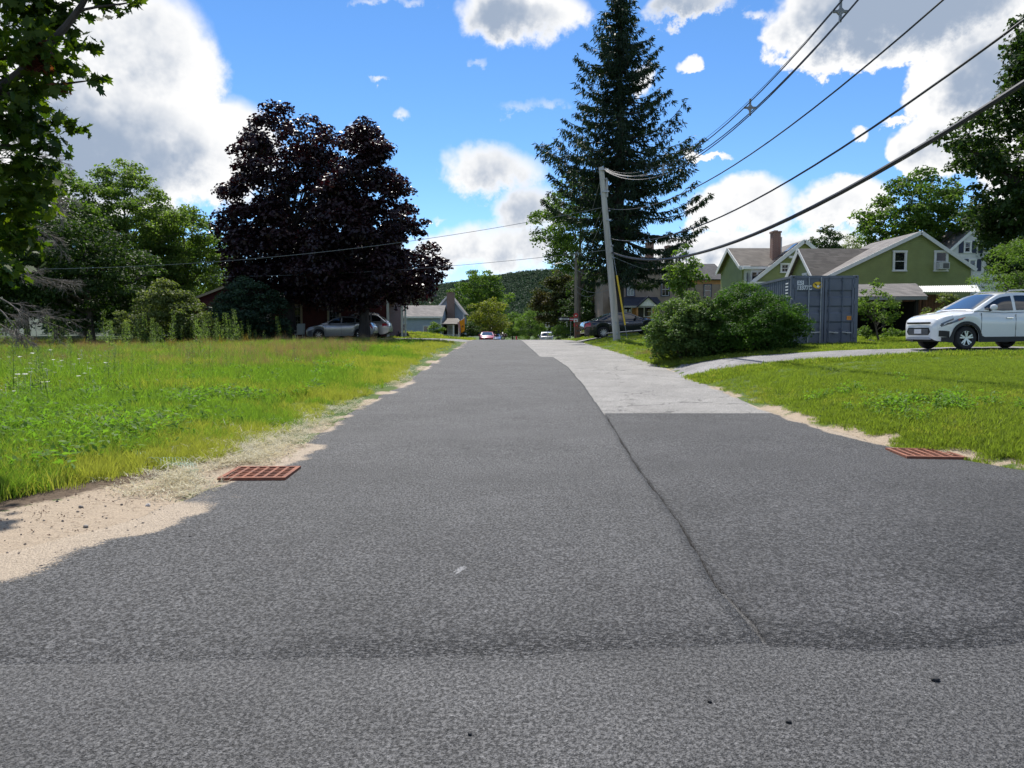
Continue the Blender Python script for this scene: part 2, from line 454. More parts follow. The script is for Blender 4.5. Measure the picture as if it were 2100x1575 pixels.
# ---- materials
def asphalt(name, dark, light, scale=95., sand=True, rough=.75, patch=.5, bump=.8, pits=0., crack=False):
    m, nt, p, out = new_mat(name)
    v = coords(nt)
    cell = nt.n.new('ShaderNodeTexVoronoi'); nt.link(v, cell.inputs['Vector']); cell.inputs['Scale'].default_value = scale
    sc = nt.n.new('ShaderNodeSeparateColor'); nt.link(cell.outputs['Color'], sc.inputs[0])
    fine = nt.noise(nt.vmath('MULTIPLY', v, (1, .7, 1)), scale * .62, 3, .75)
    big = nt.noise(v, .55, 4, .55); mid = nt.noise(v, 3.0, 3, .6)
    stone = nt.math('MULTIPLY', nt.ramp(sc.outputs[0], .15, 1.), nt.ramp(cell.outputs['Distance'], .55, .2))
    t = nt.math('ADD', nt.math('MULTIPLY', stone, .38), nt.math('MULTIPLY', nt.ramp(fine, .40, .60), .66))
    col = nt.mix(t, dark, light)
    spk = nt.math('MULTIPLY', nt.ramp(sc.outputs[1], .90, .99), nt.ramp(fine, .45, .62))
    col = nt.mix(nt.math('MULTIPLY', spk, .45), col, tuple(min(1, c * 1.9) for c in light))
    shade = nt.math('ADD', nt.ramp(big, .3, .7, 1 - patch * .32, 1 + patch * .32), nt.ramp(mid, .3, .7, -.07, .07))
    pits_ = nt.ramp(nt.noise(nt.vmath('MULTIPLY', v, (1, 1.5, 1)), scale * .34, 3, .7), .54, .63)
    pz = nt.ramp(nt.noise(v, 1.3, 3, .6), .38, .60, .30, 1.0)
    col = nt.mix(nt.math('MULTIPLY', pits_, pz), col, tuple(c * .45 for c in dark))
    gr = nt.n.new('ShaderNodeCombineColor')
    for k in range(3): nt.link(shade, gr.inputs[k])
    col = nt.mix(1., col, gr.outputs[0], 'MULTIPLY')
    h = nt.math('ADD', nt.math('MULTIPLY', nt.ramp(cell.outputs['Distance'], .6, .1), .7), nt.math('MULTIPLY', fine, .8))
    if crack:
        ck = nt.n.new('ShaderNodeTexVoronoi'); ck.feature = 'DISTANCE_TO_EDGE'
        wv = nt.vmath('ADD', v, None); nd = wv.node
        nz = nt.n.new('ShaderNodeTexNoise'); nt.link(v, nz.inputs['Vector']); nz.inputs['Scale'].default_value = 1.6; nz.inputs['Detail'].default_value = 4
        sv = nt.n.new('ShaderNodeVectorMath'); sv.operation = 'SCALE'; nt.link(nz.outputs['Color'], sv.inputs[0]); sv.inputs['Scale'].default_value = .9
        nt.link(sv.outputs[0], nd.inputs[1])
        nt.link(wv, ck.inputs['Vector']); ck.inputs['Scale'].default_value = .42
        cr = nt.math('MULTIPLY', nt.ramp(ck.outputs['Distance'], .012, .003), nt.ramp(nt.noise(v, .8, 2), .42, .58))
        col = nt.mix(nt.math('MULTIPLY', cr, .75), col, tuple(c * .35 for c in dark))
        h = nt.math('SUBTRACT', h, nt.math('MULTIPLY', cr, 1.5))
    if sand:
        sa = nt.attr('sand', 'Fac')
        gn = nt.noise(v, 55, 4, .75); gn2 = nt.noise(v, 5, 4, .65)
        th = nt.math('SUBTRACT', nt.math('ADD', nt.math('MULTIPLY', gn, 1.3), nt.math('MULTIPLY', gn2, .45)), .35)
        f = nt.ramp(nt.math('SUBTRACT', nt.math('MULTIPLY', sa, 1.35), th), -.10, .14)
        scol = nt.mix(nt.ramp(nt.noise(v, 70, 3, .6), .3, .7), (.43, .345, .255), (.29, .232, .172))
        scol = nt.mix(nt.ramp(nt.noise(v, 14, 4, .65), .56, .7, 0, .6), scol, (.22, .165, .115))
        col = nt.mix(f, col, scol)
        ds = nt.attr('rough_zone', 'Fac')
        pit = nt.math('MULTIPLY', ds, nt.ramp(nt.noise(nt.vmath('MULTIPLY', v, (1, 2.6, 1)), 34, 3, .6), .50, .66))
        col = nt.mix(nt.math('MULTIPLY', pit, .85), col, tuple(c * .4 for c in dark))
        h = nt.math('SUBTRACT', h, nt.math('MULTIPLY', pit, 1.2))
        pale = nt.attr('scuff', 'Fac')
        col = nt.mix(nt.math('MULTIPLY', nt.ramp(nt.math('ADD', pale, nt.math('MULTIPLY', nt.math('SUBTRACT', fine, .5), .9)), .5, .9), .5), col, (.42, .42, .43))
    nt.link(col, p.inputs['Base Color'])
    p.inputs['Roughness'].default_value = rough
    p.inputs['Specular IOR Level'].default_value = .35
    nt.link(nt.bump(h, bump, .010), p.inputs['Normal'])
    return m

MAT_ROAD = asphalt('new_asphalt', (.010, .010, .011), (.142, .141, .144), 84, patch=.45, bump=.9)
MAT_PATCH = asphalt('patch_asphalt', (.009, .009, .010), (.122, .121, .125), 76, patch=.55, bump=1.0)
MAT_APRON = asphalt('apron_asphalt', (.019, .019, .020), (.160, .158, .159), 100, patch=.5, bump=.7)
MAT_OLD = asphalt('old_pavement', (.17, .163, .155), (.375, .362, .342), 80, patch=.4, bump=.6, crack=True, rough=.85)
MAT_DRIVE = asphalt('driveway_asphalt', (.16, .155, .16), (.34, .33, .33), 80, patch=.6, bump=.6, crack=True, rough=.85)

m, nt, p, out = new_mat('ground_soil_and_turf'); MAT_GROUND = m
v = coords(nt)
n_a = nt.noise(v, .9, 5, .6); n_b = nt.noise(v, 14, 4, .65); n_c = nt.noise(v, 70, 3, .6)
turf = nt.mix(nt.ramp(n_a, .3, .7), (.055, .105, .022), (.085, .120, .030))
turf = nt.mix(nt.ramp(n_b, .55, .75), turf, (.14, .12, .055))
soil = nt.mix(nt.ramp(n_b, .3, .7), (.075, .052, .036), (.13, .095, .065))
sandc = nt.mix(nt.ramp(n_c, .3, .7), (.43, .345, .255), (.29, .232, .172))
sandc = nt.mix(nt.ramp(n_b, .56, .7, 0, .75), sandc, (.20, .15, .105))
base = nt.mix(nt.ramp(nt.math('ADD', nt.attr('soil', 'Fac'), nt.math('MULTIPLY', nt.math('SUBTRACT', n_b, .5), .8)), .4, .6), turf, soil)
base = nt.mix(nt.ramp(nt.math('ADD', nt.attr('sand', 'Fac'), nt.math('MULTIPLY', nt.math('SUBTRACT', n_b, .5), .9)), .35, .65), base, sandc)
nt.link(base, p.inputs['Base Color']); p.inputs['Roughness'].default_value = .95; p.inputs['Specular IOR Level'].default_value = .2
nt.link(nt.bump(nt.math('ADD', n_b, nt.math('MULTIPLY', n_c, .5)), .7, .03), p.inputs['Normal'])

# ---- sheets
gx = np.concatenate([[-3000, -1500, -700, -350, -200, -120], np.arange(-80, -20, 3), np.arange(-20, -8, .8), np.arange(-8, 14, .25), np.arange(14, 30, .8), np.arange(30, 82, 3), [120, 200, 350, 700, 1500, 3000]])
gy = np.concatenate([[-300, -120, -60, -30], np.arange(-20, 2, 2.), np.arange(2, 30, .25), np.arange(30, 70, .5), np.arange(70, 130, 2), np.arange(130, 300, 10), [300, 400, 600, 1000, 2000, 4000]])
ground, XX, YY = grid_sheet('ground', gx, gy, 0., MAT_GROUND)
set_attr(ground, 'sand', sand_amount(XX, YY))
dl = Le(YY) - XX
soilm = np.exp(-((dl - (np.interp(YY, [2, 4.4, 6, 7.5, 9], [3.4, 1.7, 1.35, .95, .6]))) / .28) ** 2) * (YY < 10) + .35 * sstep(60, 40, YY) * 0
set_attr(ground, 'soil', soilm)
# drop the ground under the paving so that nothing shows through
co = np.empty(len(ground.data.vertices) * 3, np.float32); ground.data.vertices.foreach_get('co', co); co = co.reshape(-1, 3)
und = (co[:, 0] > Le(co[:, 1]) + .2) & (co[:, 0] < Re(co[:, 1]) - .12) & (co[:, 1] < 290)
co[und, 2] -= .08; ground.data.vertices.foreach_set('co', co.ravel()); ground.data.update()

ysn = np.concatenate([np.arange(3.0, 16, .06), np.arange(16, 60, .25), np.arange(60, 280, 2.)])
def road_attrs(o, X_, Y_):
    set_attr(o, 'sand', sand_amount(X_, Y_) * 1.0)
    edge = 3.56 + .16 * 2 * (fbm(X_ * 1.1, X_ * 0 + 2, 12, 4) - .5) + .05 * X_
    rz = np.exp(-((Y_ - edge - .10) / .17) ** 2) * sstep(-1.6, -.6, X_)
    rz = np.maximum(rz, .75 * sstep(2.0, 3.4, X_) * sstep(3.5, 4.2, Y_) * (1 - sstep(5.2, 6.4, Y_)))
    rz = np.maximum(rz, .3 * np.exp(-((X_ - Be(Y_)) / .045) ** 2) * (Y_ < 13.9) * (.35 + .9 * fbm(Y_ * 1.7, Y_ * 0 + 3, 77)))
    set_attr(o, 'rough_zone', rz)
    sc_ = np.exp(-(seg_dist(X_, Y_, [(-.38, 4.75), (-.24, 5.05)]) / .03) ** 2)
    sc_ = np.maximum(sc_, .8 * np.exp(-(seg_dist(X_, Y_, [(-2.1, 17.0), (-1.7, 16.2)]) / .05) ** 2))
    sc_ = np.maximum(sc_, .8 * np.exp(-(seg_dist(X_, Y_, [(-2.3, 14.2), (-1.9, 13.9)]) / .05) ** 2))
    set_attr(o, 'scuff', sc_)
o, a, b = strip_sheet('road_asphalt', ysn[ysn >= 3.54], Le, lambda y: Be(y), 64, .015, MAT_ROAD, jl=.10, jr=.018, edge=.05, front=.16); road_attrs(o, a, b)
o, a, b = strip_sheet('asphalt_patch', np.arange(3.50, 13.95, .06), lambda y: Be(y) + .020, Re, 64, .014, MAT_PATCH, jl=.018, jr=.06, edge=.05, front=.16); road_attrs(o, a, b)
o, a, b = strip_sheet('old_pavement', np.concatenate([np.arange(13.7, 60, .25), np.arange(60, 280, 2.)]), lambda y: Be(y) - .15, lambda y: Re(y) + .06, 30, .005, MAT_OLD, jr=.06, edge=.04); road_attrs(o, a, b)
o, a, b = strip_sheet('road_apron', np.concatenate([np.arange(-16, 0, .8), np.arange(0, 4.5, .06)]), lambda y: Le(y) - .2, lambda y: Re(y) + .2, 70, -.001, MAT_APRON, edge=.03); road_attrs(o, a, b)
# driveway on the right
_dr = [(4.75, 23.9), (6.5, 23.2), (9, 22.3), (12.5, 22.6), (16.5, 23.6), (24, 26), (36, 30)]
def ribbon(name, pts, w, off, mat, n=60, ncol=12):
    pts = np.array(pts, float); s = np.concatenate([[0], np.cumsum(np.hypot(*np.diff(pts, axis=0).T))])
    t = np.linspace(0, s[-1], n); cx = np.interp(t, s, pts[:, 0]); cy = np.interp(t, s, pts[:, 1])
    k = np.hanning(9); k /= k.sum()
    cx[4:-4] = np.convolve(cx, k, 'same')[4:-4]; cy[4:-4] = np.convolve(cy, k, 'same')[4:-4]
    tx, ty = np.gradient(cx), np.gradient(cy); L = np.hypot(tx, ty); tx /= L; ty /= L
    ww = np.interp(t, *w) if isinstance(w, tuple) else np.full(n, w)
    u = np.linspace(-.5, .5, ncol)
    jit = (fbm(t * 1.5, t * 0, 4) - .5) * .18
    X_ = cx[:, None] - ty[:, None] * (u * ww[:, None] + jit[:, None] * np.abs(u) * 2); Y_ = cy[:, None] + tx[:, None] * (u * ww[:, None] + jit[:, None] * np.abs(u) * 2)
    Z_ = G(X_, Y_) + off * np.clip(t / 2.5, 0, 1)[:, None] - .001
    V = np.stack([X_.ravel(), Y_.ravel(), Z_.ravel()], 1)
    i = np.arange(ncol - 1)[None, :] + ncol * np.arange(n - 1)[:, None]
    F = np.stack([i, i + ncol, i + ncol + 1, i + 1], -1).reshape(-1, 4)
    o = link(name, np_mesh(name, V, F, True), mat); tag(o, kind='structure')
    set_attr(o, 'sand', np.zeros(len(V))); return o
driveway = ribbon('driveway', _dr, ([0, 2, 4, 8, 40], [3.6, 3.1, 2.9, 2.9, 3.2]), .025, MAT_DRIVE, 120, 14)
left_drive = ribbon('gravel_driveway', [(-2.6, 49.5), (-6, 49.8), (-11, 50.2), (-22, 51)], 5.2, .03, MAT_DRIVE, 50, 12)
ribbon('sedan_driveway', [(3.9, 48.0), (7, 47.6), (14, 47)], 3.4, .03, MAT_OLD, 30, 12)
# ------------------------------------------------------------------ trees and shrubs
BARK = M('bark_grey', (.13, .11, .09), .9, var=.5, vscale=6, bump=.9, bscale=18, stretch=(1, 1, .2))
BARK_D = M('bark_dark', (.055, .045, .04), .9, var=.5, vscale=6, bump=.9, bscale=18, stretch=(1, 1, .2))
BARK_DEAD = M('dead_twigs', (.20, .17, .145), .9, var=.3)
LEAF = dict(
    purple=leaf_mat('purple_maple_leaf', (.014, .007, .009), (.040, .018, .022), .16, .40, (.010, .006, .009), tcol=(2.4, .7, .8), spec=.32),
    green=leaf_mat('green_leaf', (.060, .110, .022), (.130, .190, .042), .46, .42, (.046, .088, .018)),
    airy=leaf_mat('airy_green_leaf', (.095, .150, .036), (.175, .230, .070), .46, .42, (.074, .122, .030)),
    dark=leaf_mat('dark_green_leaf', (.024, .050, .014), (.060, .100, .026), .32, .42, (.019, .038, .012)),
    blue=leaf_mat('blue_green_needle', (.022, .048, .028), (.050, .085, .050), .22, .5, (.016, .036, .022)),
    yellow=leaf_mat('yellow_green_leaf', (.120, .145, .022), (.235, .225, .045), .42, .42, (.060, .090, .018), vscale=.8),
    pale=leaf_mat('pale_shrub_leaf', (.105, .135, .045), (.185, .205, .085), .36, .45, (.065, .095, .030)),
    grey=leaf_mat('grey_green_leaf', (.070, .125, .034), (.165, .225, .078), .36, .40, (.044, .088, .022)),
    vivid=leaf_mat('vivid_green_leaf', (.034, .085, .012), (.078, .155, .022), .36, .42, (.020, .052, .009), vscale=1.2),
    light=leaf_mat('light_green_leaf', (.090, .150, .030), (.160, .225, .060), .42, .42, (.055, .105, .022), vscale=.9),
    olive=leaf_mat('olive_leaf', (.034, .050, .014), (.075, .085, .026), .35, .42, (.060, .040, .018)),
    red=leaf_mat('withered_leaf', (.10, .025, .018), (.16, .05, .03), .3, .5),
    spruce=leaf_mat('spruce_needle', (.012, .026, .014), (.034, .058, .028), .16, .5, (.014, .030, .016)),
    forest=leaf_mat('haze_tinted_forest_leaf', (.024, .054, .034), (.034, .066, .042), .2, .7, (.022, .052, .042), vscale=.012),  # distance haze painted into the leaf colour: slightly lightened and blued
)

def unit(n):
    v = rng.normal(size=(n, 3)); return v / np.linalg.norm(v, axis=1)[:, None]

def leaf_quads(c, nrm, size, asp=.62):
    n = len(c)
    r = unit(n); t = np.cross(nrm, r); t /= np.linalg.norm(t, axis=1)[:, None] + 1e-9
    b = np.cross(nrm, t)
    s = (size * rng.uniform(.65, 1.25, n))[:, None]
    V = np.stack([c - t * s * .5, c + b * s * .5 * asp + nrm * s * .06, c + t * s * .5, c - b * s * .5 * asp + nrm * s * .06], 1).reshape(-1, 3)
    F = np.arange(4 * n).reshape(-1, 4)
    return V, F

_ml = [(0, -.48), (.10, -.30), (.44, -.34), (.33, -.12), (.50, .08), (.24, .12), (.27, .30), (.12, .24), (0, .52), (-.12, .24), (-.27, .30), (-.24, .12), (-.50, .08), (-.33, -.12), (-.44, -.34), (-.10, -.30)]
def maple_leaves(c, nrm, size):
    """five-lobed leaves, each a little fan of triangles"""
    n = len(c); r = unit(n); t = np.cross(nrm, r); t /= np.linalg.norm(t, axis=1)[:, None] + 1e-9
    b = np.cross(nrm, t); s = (size * rng.uniform(.6, 1.25, n))[:, None, None]
    P2 = np.array([(0, 0)] + _ml)
    curl = rng.uniform(-.35, .35, n)[:, None, None]
    r2 = (P2 ** 2).sum(1)[None, :, None]
    V = c[:, None, :] + s * (P2[None, :, :1] * t[:, None, :] + P2[None, :, 1:] * b[:, None, :] + nrm[:, None, :] * r2 * curl)
    k = len(P2)
    tri = np.array([(0, i, i + 1 if i + 1 < k else 1) for i in range(1, k)])
    F = (np.arange(n)[:, None, None] * k + tri[None]).reshape(-1, 3)
    return V.reshape(-1, 3), F

def sample_env(env, n, rad=.55, xoff=None, zflat=.72, wob=.22, seed=0):
    """clump centres inside a crown given as (z, r) pairs"""
    zs = np.array([e[0] for e in env]); rs = np.array([e[1] for e in env])
    zz = np.linspace(zs[0], zs[-1], 200); rr = np.interp(zz, zs, rs); pr = rr ** 1.6 + .02; pr /= pr.sum()
    z = rng.choice(zz, n, p=pr) + rng.uniform(-.1, .1, n)
    a = rng.uniform(0, 2 * PI, n)
    r = np.interp(z, zs, rs) * (1 + wob * 2 * (vnoise(a * 1.1 + 10, z * .45 + seed, seed) - .5))
    q = rng.uniform(0, 1, n) ** .42
    c = np.stack([np.cos(a) * r * q, np.sin(a) * r * q, z], 1)
    if xoff: c[:, 0] += np.interp(z, [e[0] for e in xoff], [e[1] for e in xoff])
    rc = rad * rng.uniform(.65, 1.35, n)
    return c, rc

def clump_leaves(c, rc, n, up=.78, zflat=.72, spread=.5):
    w = rc ** 2; idx = rng.choice(len(c), n, p=w / w.sum())
    d = unit(n); flip = rng.uniform(0, 1, n) < up
    d[:, 2] = np.where(flip, np.abs(d[:, 2]), d[:, 2])
    pos = c[idx] + d * rc[idx][:, None] * np.array([1, 1, zflat]) * rng.uniform(spread, 1.06, n)[:, None]
    nr = d * .55 + unit(n) * .75 + np.array([0, 0, .45]); nr /= np.linalg.norm(nr, axis=1)[:, None]
    return pos, nr

def limbs(c, H, tr, nl, trunk_top, base=.2, lean=(0, 0), seed=1, stems=1, thin=.45):
    mb = MB(); rnd = random.Random(seed)
    top = Vector((lean[0], lean[1], trunk_top))
    def tp(t): return Vector((top.x * t * t + .12 * math.sin(3 * t + seed), top.y * t * t + .10 * math.sin(4 * t + seed * 2), trunk_top * t))
    if stems == 1:
        mb.tube([tp(0) + Vector((0, 0, -.25))] + [tp(t) for t in (.03, .12, .3, .5, .7, .85, 1.)], [tr * 1.5, tr * 1.3, tr * 1.02, tr * .9, tr * .72, tr * .5, tr * .32, tr * .12], 9)
    order = np.argsort(-np.hypot(c[:, 0], c[:, 1]) - .3 * c[:, 2] + rng.uniform(0, 2.5, len(c)))
    for i in order[:nl]:
        e = Vector(c[i])
        if stems == 1:
            t = min(.92, max(base, (e.z / trunk_top) * rnd.uniform(.40, .72))); s0 = tp(t); r0 = tr * (.52 - .36 * t) * rnd.uniform(.8, 1.2)
        else:
            s0 = Vector((rnd.uniform(-.12, .12) * stems * .4, rnd.uniform(-.12, .12) * stems * .4, -.05)); r0 = tr * rnd.uniform(.6, 1.1)
        mid = s0.lerp(e, .5) + Vector((rnd.uniform(-.15, .15), rnd.uniform(-.15, .15), (e - s0).length * (.10 if stems == 1 else .02)))
        q1 = s0.lerp(mid, .5) + Vector((0, 0, .02)); q2 = mid.lerp(e, .5) + Vector((0, 0, (e - s0).length * .03))
        mb.tube([s0, q1, mid, q2, e], [r0, r0 * .8, r0 * .58, r0 * .36, r0 * .12], 6)
    return mb

def tree(name, loc, env, leafm, label, cat='tree', n_clump=90, n_leaf=9000, leaf=.22, rad=.8, tr=.2, nl=14, trunk_top=None, bark=BARK, group=None, xoff=None,
         up=.78, wob=.22, lean=(0, 0), stems=1, seed=1, rz=0., leaf_shape='quad', base=.2, part='crown', spread=.5, asp=.62, zflat=.72):
    H = env[-1][0]
    root = empty(name, loc, rz, label, cat, group)
    c, rc = sample_env(env, n_clump, rad, xoff, wob=wob, seed=seed)
    pos, nr = clump_leaves(c, rc, n_leaf, up, zflat, spread)
    if leaf_shape == 'maple': V, F = maple_leaves(pos, nr, leaf)
    else: V, F = leaf_quads(pos, nr, leaf, asp)
    cr = link(part, np_mesh(part, V, F), LEAF[leafm] if isinstance(leafm, str) else leafm, root)
    mb = limbs(c, H, tr, nl, trunk_top or H * .82, base, lean, seed, stems)
    mb.build('trunk' if stems == 1 else 'stems', bark, root, smooth=True)
    return root

def on(px, Y, dz=0.):
    """point on the ground at distance Y under photo column px"""
    x = (px - CX) / FPX * Y * 1.0
    return (x, Y, g(x, Y) + dz)

# --- the two dark purple maples
tree('purple_maple', on(598, 53), [(2.5, 2.2), (3.6, 4.9), (6.8, 5.2), (10, 4.3), (13.2, 3.3), (14.7, 1.9), (15.5, .3)], 'purple',
     'taller dark purple-leaved maple before the red house', n_clump=400, n_leaf=56000, leaf=.28, rad=.80, tr=.34, nl=26, bark=BARK_D, seed=3, group='dark purple maples')
tree('purple_maple', on(752, 48.5), [(1.9, 2.2), (2.8, 4.1), (4.6, 4.3), (6.6, 3.6), (9.3, 2.6), (11.2, 1.7), (12.4, 1.0), (13.0, .2)], 'purple',
     'shorter dark purple-leaved maple with its trunk before the silver hatchback', n_clump=320, n_leaf=46000, leaf=.27, rad=.72, tr=.30, nl=22, bark=BARK_D, seed=5, group='dark purple maples')
# --- wood on the left
LG = 'trees on the far side of the field'
tree('leafy_tree', on(262, 55), [(3.2, 2.0), (5, 4.0), (8, 4.0), (10.5, 2.8), (12.0, 1.2), (12.7, .2)], 'airy', 'tall airy light green tree rising above its neighbours at the field edge', n_clump=225, n_leaf=30000, leaf=.22, rad=.72, seed=11, group=LG, spread=.35)
tree('leafy_tree', on(120, 51), [(2.4, 2.4), (4.4, 4.6), (7.5, 4.4), (10, 3.0), (11.3, 1.2), (11.7, .2)], 'green', 'broad green tree with dark underside nearest the overhanging maple', n_clump=225, n_leaf=30000, leaf=.22, rad=.85, seed=12, group=LG)
tree('leafy_tree', on(385, 59), [(1.8, 2.0), (3.5, 3.6), (6, 3.5), (8.5, 2.3), (9.8, .9), (10.3, .2)], 'airy', 'light green tree touching the taller purple maple', n_clump=180, n_leaf=24000, leaf=.22, rad=.75, seed=13, group=LG)
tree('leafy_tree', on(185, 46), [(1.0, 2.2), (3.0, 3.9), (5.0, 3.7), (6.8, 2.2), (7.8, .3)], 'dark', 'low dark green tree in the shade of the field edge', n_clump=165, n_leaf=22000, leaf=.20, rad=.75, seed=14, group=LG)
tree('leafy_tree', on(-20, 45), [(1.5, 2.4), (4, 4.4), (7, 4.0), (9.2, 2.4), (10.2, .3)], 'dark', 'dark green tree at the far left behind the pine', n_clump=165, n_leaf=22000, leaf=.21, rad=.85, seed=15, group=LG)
tree('leafy_tree', on(310, 66), [(.8, 2.6), (3, 4.4), (6, 4.2), (8.8, 2.6), (10.2, .3)], 'green', 'green tree in the gap behind the airy tree', n_clump=150, n_leaf=18000, leaf=.24, rad=.9, seed=16, group=LG)
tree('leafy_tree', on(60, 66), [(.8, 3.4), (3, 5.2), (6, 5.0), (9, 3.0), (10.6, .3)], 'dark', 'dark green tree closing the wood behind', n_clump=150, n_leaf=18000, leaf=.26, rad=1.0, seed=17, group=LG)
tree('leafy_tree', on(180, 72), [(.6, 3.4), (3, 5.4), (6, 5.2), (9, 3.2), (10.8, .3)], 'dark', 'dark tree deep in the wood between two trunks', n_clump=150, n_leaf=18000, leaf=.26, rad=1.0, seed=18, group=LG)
tree('leafy_tree', on(440, 74), [(.6, 3.0), (3, 4.8), (6, 4.4), (8, 2.6), (9.2, .3)], 'green', 'green tree behind the red wing of the house', n_clump=135, n_leaf=16000, leaf=.26, rad=.9, seed=19, group=LG)
tree('pale_shrub', on(342, 43), [(.2, 1.3), (.9, 2.4), (1.7, 2.3), (2.7, 1.5), (3.3, .7), (3.6, .1)], 'pale', 'pale yellowish green shrub beside the wing of the red house', 'shrub', n_clump=170, n_leaf=21000, leaf=.15, rad=.40, tr=.06, nl=16, stems=5, seed=21, part='foliage')
tree('dark_shrub', on(512, 47), [(.15, 1.8), (.9, 2.6), (1.9, 2.4), (2.9, 1.5), (3.6, .6), (3.9, .1)], 'blue', 'dark bluish green shrub in front of the red house', 'shrub', n_clump=150, n_leaf=18000, leaf=.17, rad=.45, tr=.06, nl=14, stems=5, seed=22, part='foliage')
# --- down the road
tree('street_maple', on(985, 138), [(3, 2.2), (5, 4.4), (8.5, 4.8), (11.5, 3.2), (13.2, .4)], 'green', 'large green maple on the left beyond the crest of the road', n_clump=150, n_leaf=15000, leaf=.36, rad=.95, seed=31)
tree('yellow_maple', on(1003, 106), [(1.6, 1.6), (2.6, 3.3), (4.0, 3.3), (5.2, 2.2), (6.0, .3)], 'yellow', 'yellow-green maple standing over the parked red car', n_clump=75, n_leaf=6500, leaf=.26, rad=.75, seed=32, tr=.16)
tree('purple_shrub', on(1016, 112), [(.3, 1.0), (1.2, 1.6), (2.2, 1.4), (3.2, .2)], 'purple', 'small dark purple tree behind the yellow-green maple', 'shrub', n_clump=35, n_leaf=2500, leaf=.25, rad=.5, stems=4, tr=.05, nl=8, seed=33, part='foliage')
tree('olive_tree', on(1143, 96), [(2.2, 1.6), (3.5, 2.6), (5.5, 2.9), (7.6, 1.9), (8.6, .3)], 'olive', 'olive green tree with two bare pale trunks beyond the sedan', n_clump=130, n_leaf=13000, leaf=.28, rad=.75, seed=34, tr=.16)
tree('sumac', on(1086, 120), [(.5, 1.6), (1.8, 2.6), (3.4, 2.4), (4.6, 1.4), (5.4, .2)], 'light', 'bright green feathery tree at the right verge beyond the crest', n_clump=70, n_leaf=5500, leaf=.34, rad=.7, seed=35, tr=.1, asp=.3)
tree('roadside_tree', on(1052, 165), [(1, 2.2), (3, 3.6), (5.5, 3.2), (7, .4)], 'green', 'rounded green tree at the far end of the road', n_clump=60, n_leaf=4500, leaf=.36, rad=.9, seed=36)
tree('roadside_tree', on(935, 150), [(1, 3), (4, 5), (8, 4), (10, .5)], 'dark', 'dark tree behind the pale blue house', n_clump=70, n_leaf=5500, leaf=.38, rad=1.1, seed=37)
tree('roadside_tree', on(1112, 150), [(1, 3), (4, 4.6), (7, 3.4), (9, .5)], 'dark', 'dark tree behind the bright feathery one', n_clump=70, n_leaf=5500, leaf=.38, rad=1.1, seed=38)
tree('garden_shrub', on(893, 86), [(.15, .5), (.7, .85), (1.2, .7), (1.6, .15)], 'light', 'green shrub on the lawn against the pale blue house', 'shrub', n_clump=25, n_leaf=1600, leaf=.16, rad=.32, stems=4, tr=.03, nl=6, seed=39, part='foliage')
tree('garden_shrub', on(1150, 78), [(.1, .6), (.7, .9), (1.3, .8), (1.9, .15)], 'light', 'leafy green shrub under the one way sign', 'shrub', n_clump=25, n_leaf=1800, leaf=.17, rad=.35, stems=4, tr=.03, nl=6, seed=40, part='foliage')
tree('garden_shrub', on(955, 95), [(.1, 1.2), (.9, 1.6), (1.8, 1.3), (2.6, .2)], 'dark', 'dark shrub at the corner of the porch with the flags', 'shrub', n_clump=30, n_leaf=2200, leaf=.22, rad=.5, stems=4, tr=.04, nl=6, seed=41, part='foliage')
# --- around the spruce and the taupe house
tree('green_maple', on(1188, 84), [(7.2, 1.6), (8.8, 4.6), (11.4, 5.3), (14.6, 4.4), (17.6, 2.1), (18.8, .2)], 'green', 'green maple crowding the left side of the tall spruce', n_clump=190, n_leaf=22000, leaf=.28, rad=.85, tr=.25, seed=42)
tree('dark_tree', on(1214, 90), [(.4, 2.2), (2.4, 3.5), (5.0, 3.3), (7.4, 2.0), (9.0, .2)], 'dark', 'dark green tree behind the far utility pole', n_clump=130, n_leaf=14000, leaf=.28, rad=.8, seed=43)
tree('young_tree', on(1402, 37), [(1.7, .35), (2.5, .85), (3.3, .80), (4.0, .35), (4.35, .06)], 'light', 'young leafy tree poking out above the hedge', n_clump=45, n_leaf=2400, leaf=.17, rad=.32, tr=.05, nl=12, seed=44)
# --- right side
tree('leafy_bush', on(1410, 27.0), [(.05, 1.05), (.5, 1.4), (1.1, 1.4), (1.6, 1.05), (2.0, .5), (2.15, .1)], 'grey', 'lighter green bush next to the black sedan, left of the darker one', 'bush', n_clump=330, n_leaf=42000, leaf=.09, rad=.27, tr=.035, nl=16, stems=6, seed=51, part='foliage', spread=.6)
tree('evergreen_bush', on(1542, 26.6), [(.02, 1.6), (.5, 1.9), (1.1, 1.8), (1.6, 1.3), (2.0, .65), (2.28, .1)], 'vivid', 'large dark green bush overlapping the grey shipping container', 'bush', n_clump=420, n_leaf=52000, leaf=.10, rad=.29, tr=.04, nl=16, stems=6, seed=52, part='foliage', spread=.6, xoff=[(0, 0), (1.2, .05), (2.4, -.35)], asp=.35)
tree('young_tree', on(1797, 31.5), [(.75, .5), (1.2, .95), (1.7, .85), (2.2, .45), (2.6, .08)], 'light', 'slender young tree on the lawn right of the shipping container', n_clump=60, n_leaf=2300, leaf=.10, rad=.20, tr=.035, nl=18, seed=53, trunk_top=2.1, spread=.3)
tree('back_tree', on(1872, 66), [(5.5, 2.8), (7.5, 4.1), (10, 4.0), (12.3, 2.5), (13.6, .4)], 'green', 'rounded green tree behind the gable of the green house', n_clump=190, n_leaf=22000, leaf=.29, rad=.80, seed=54)
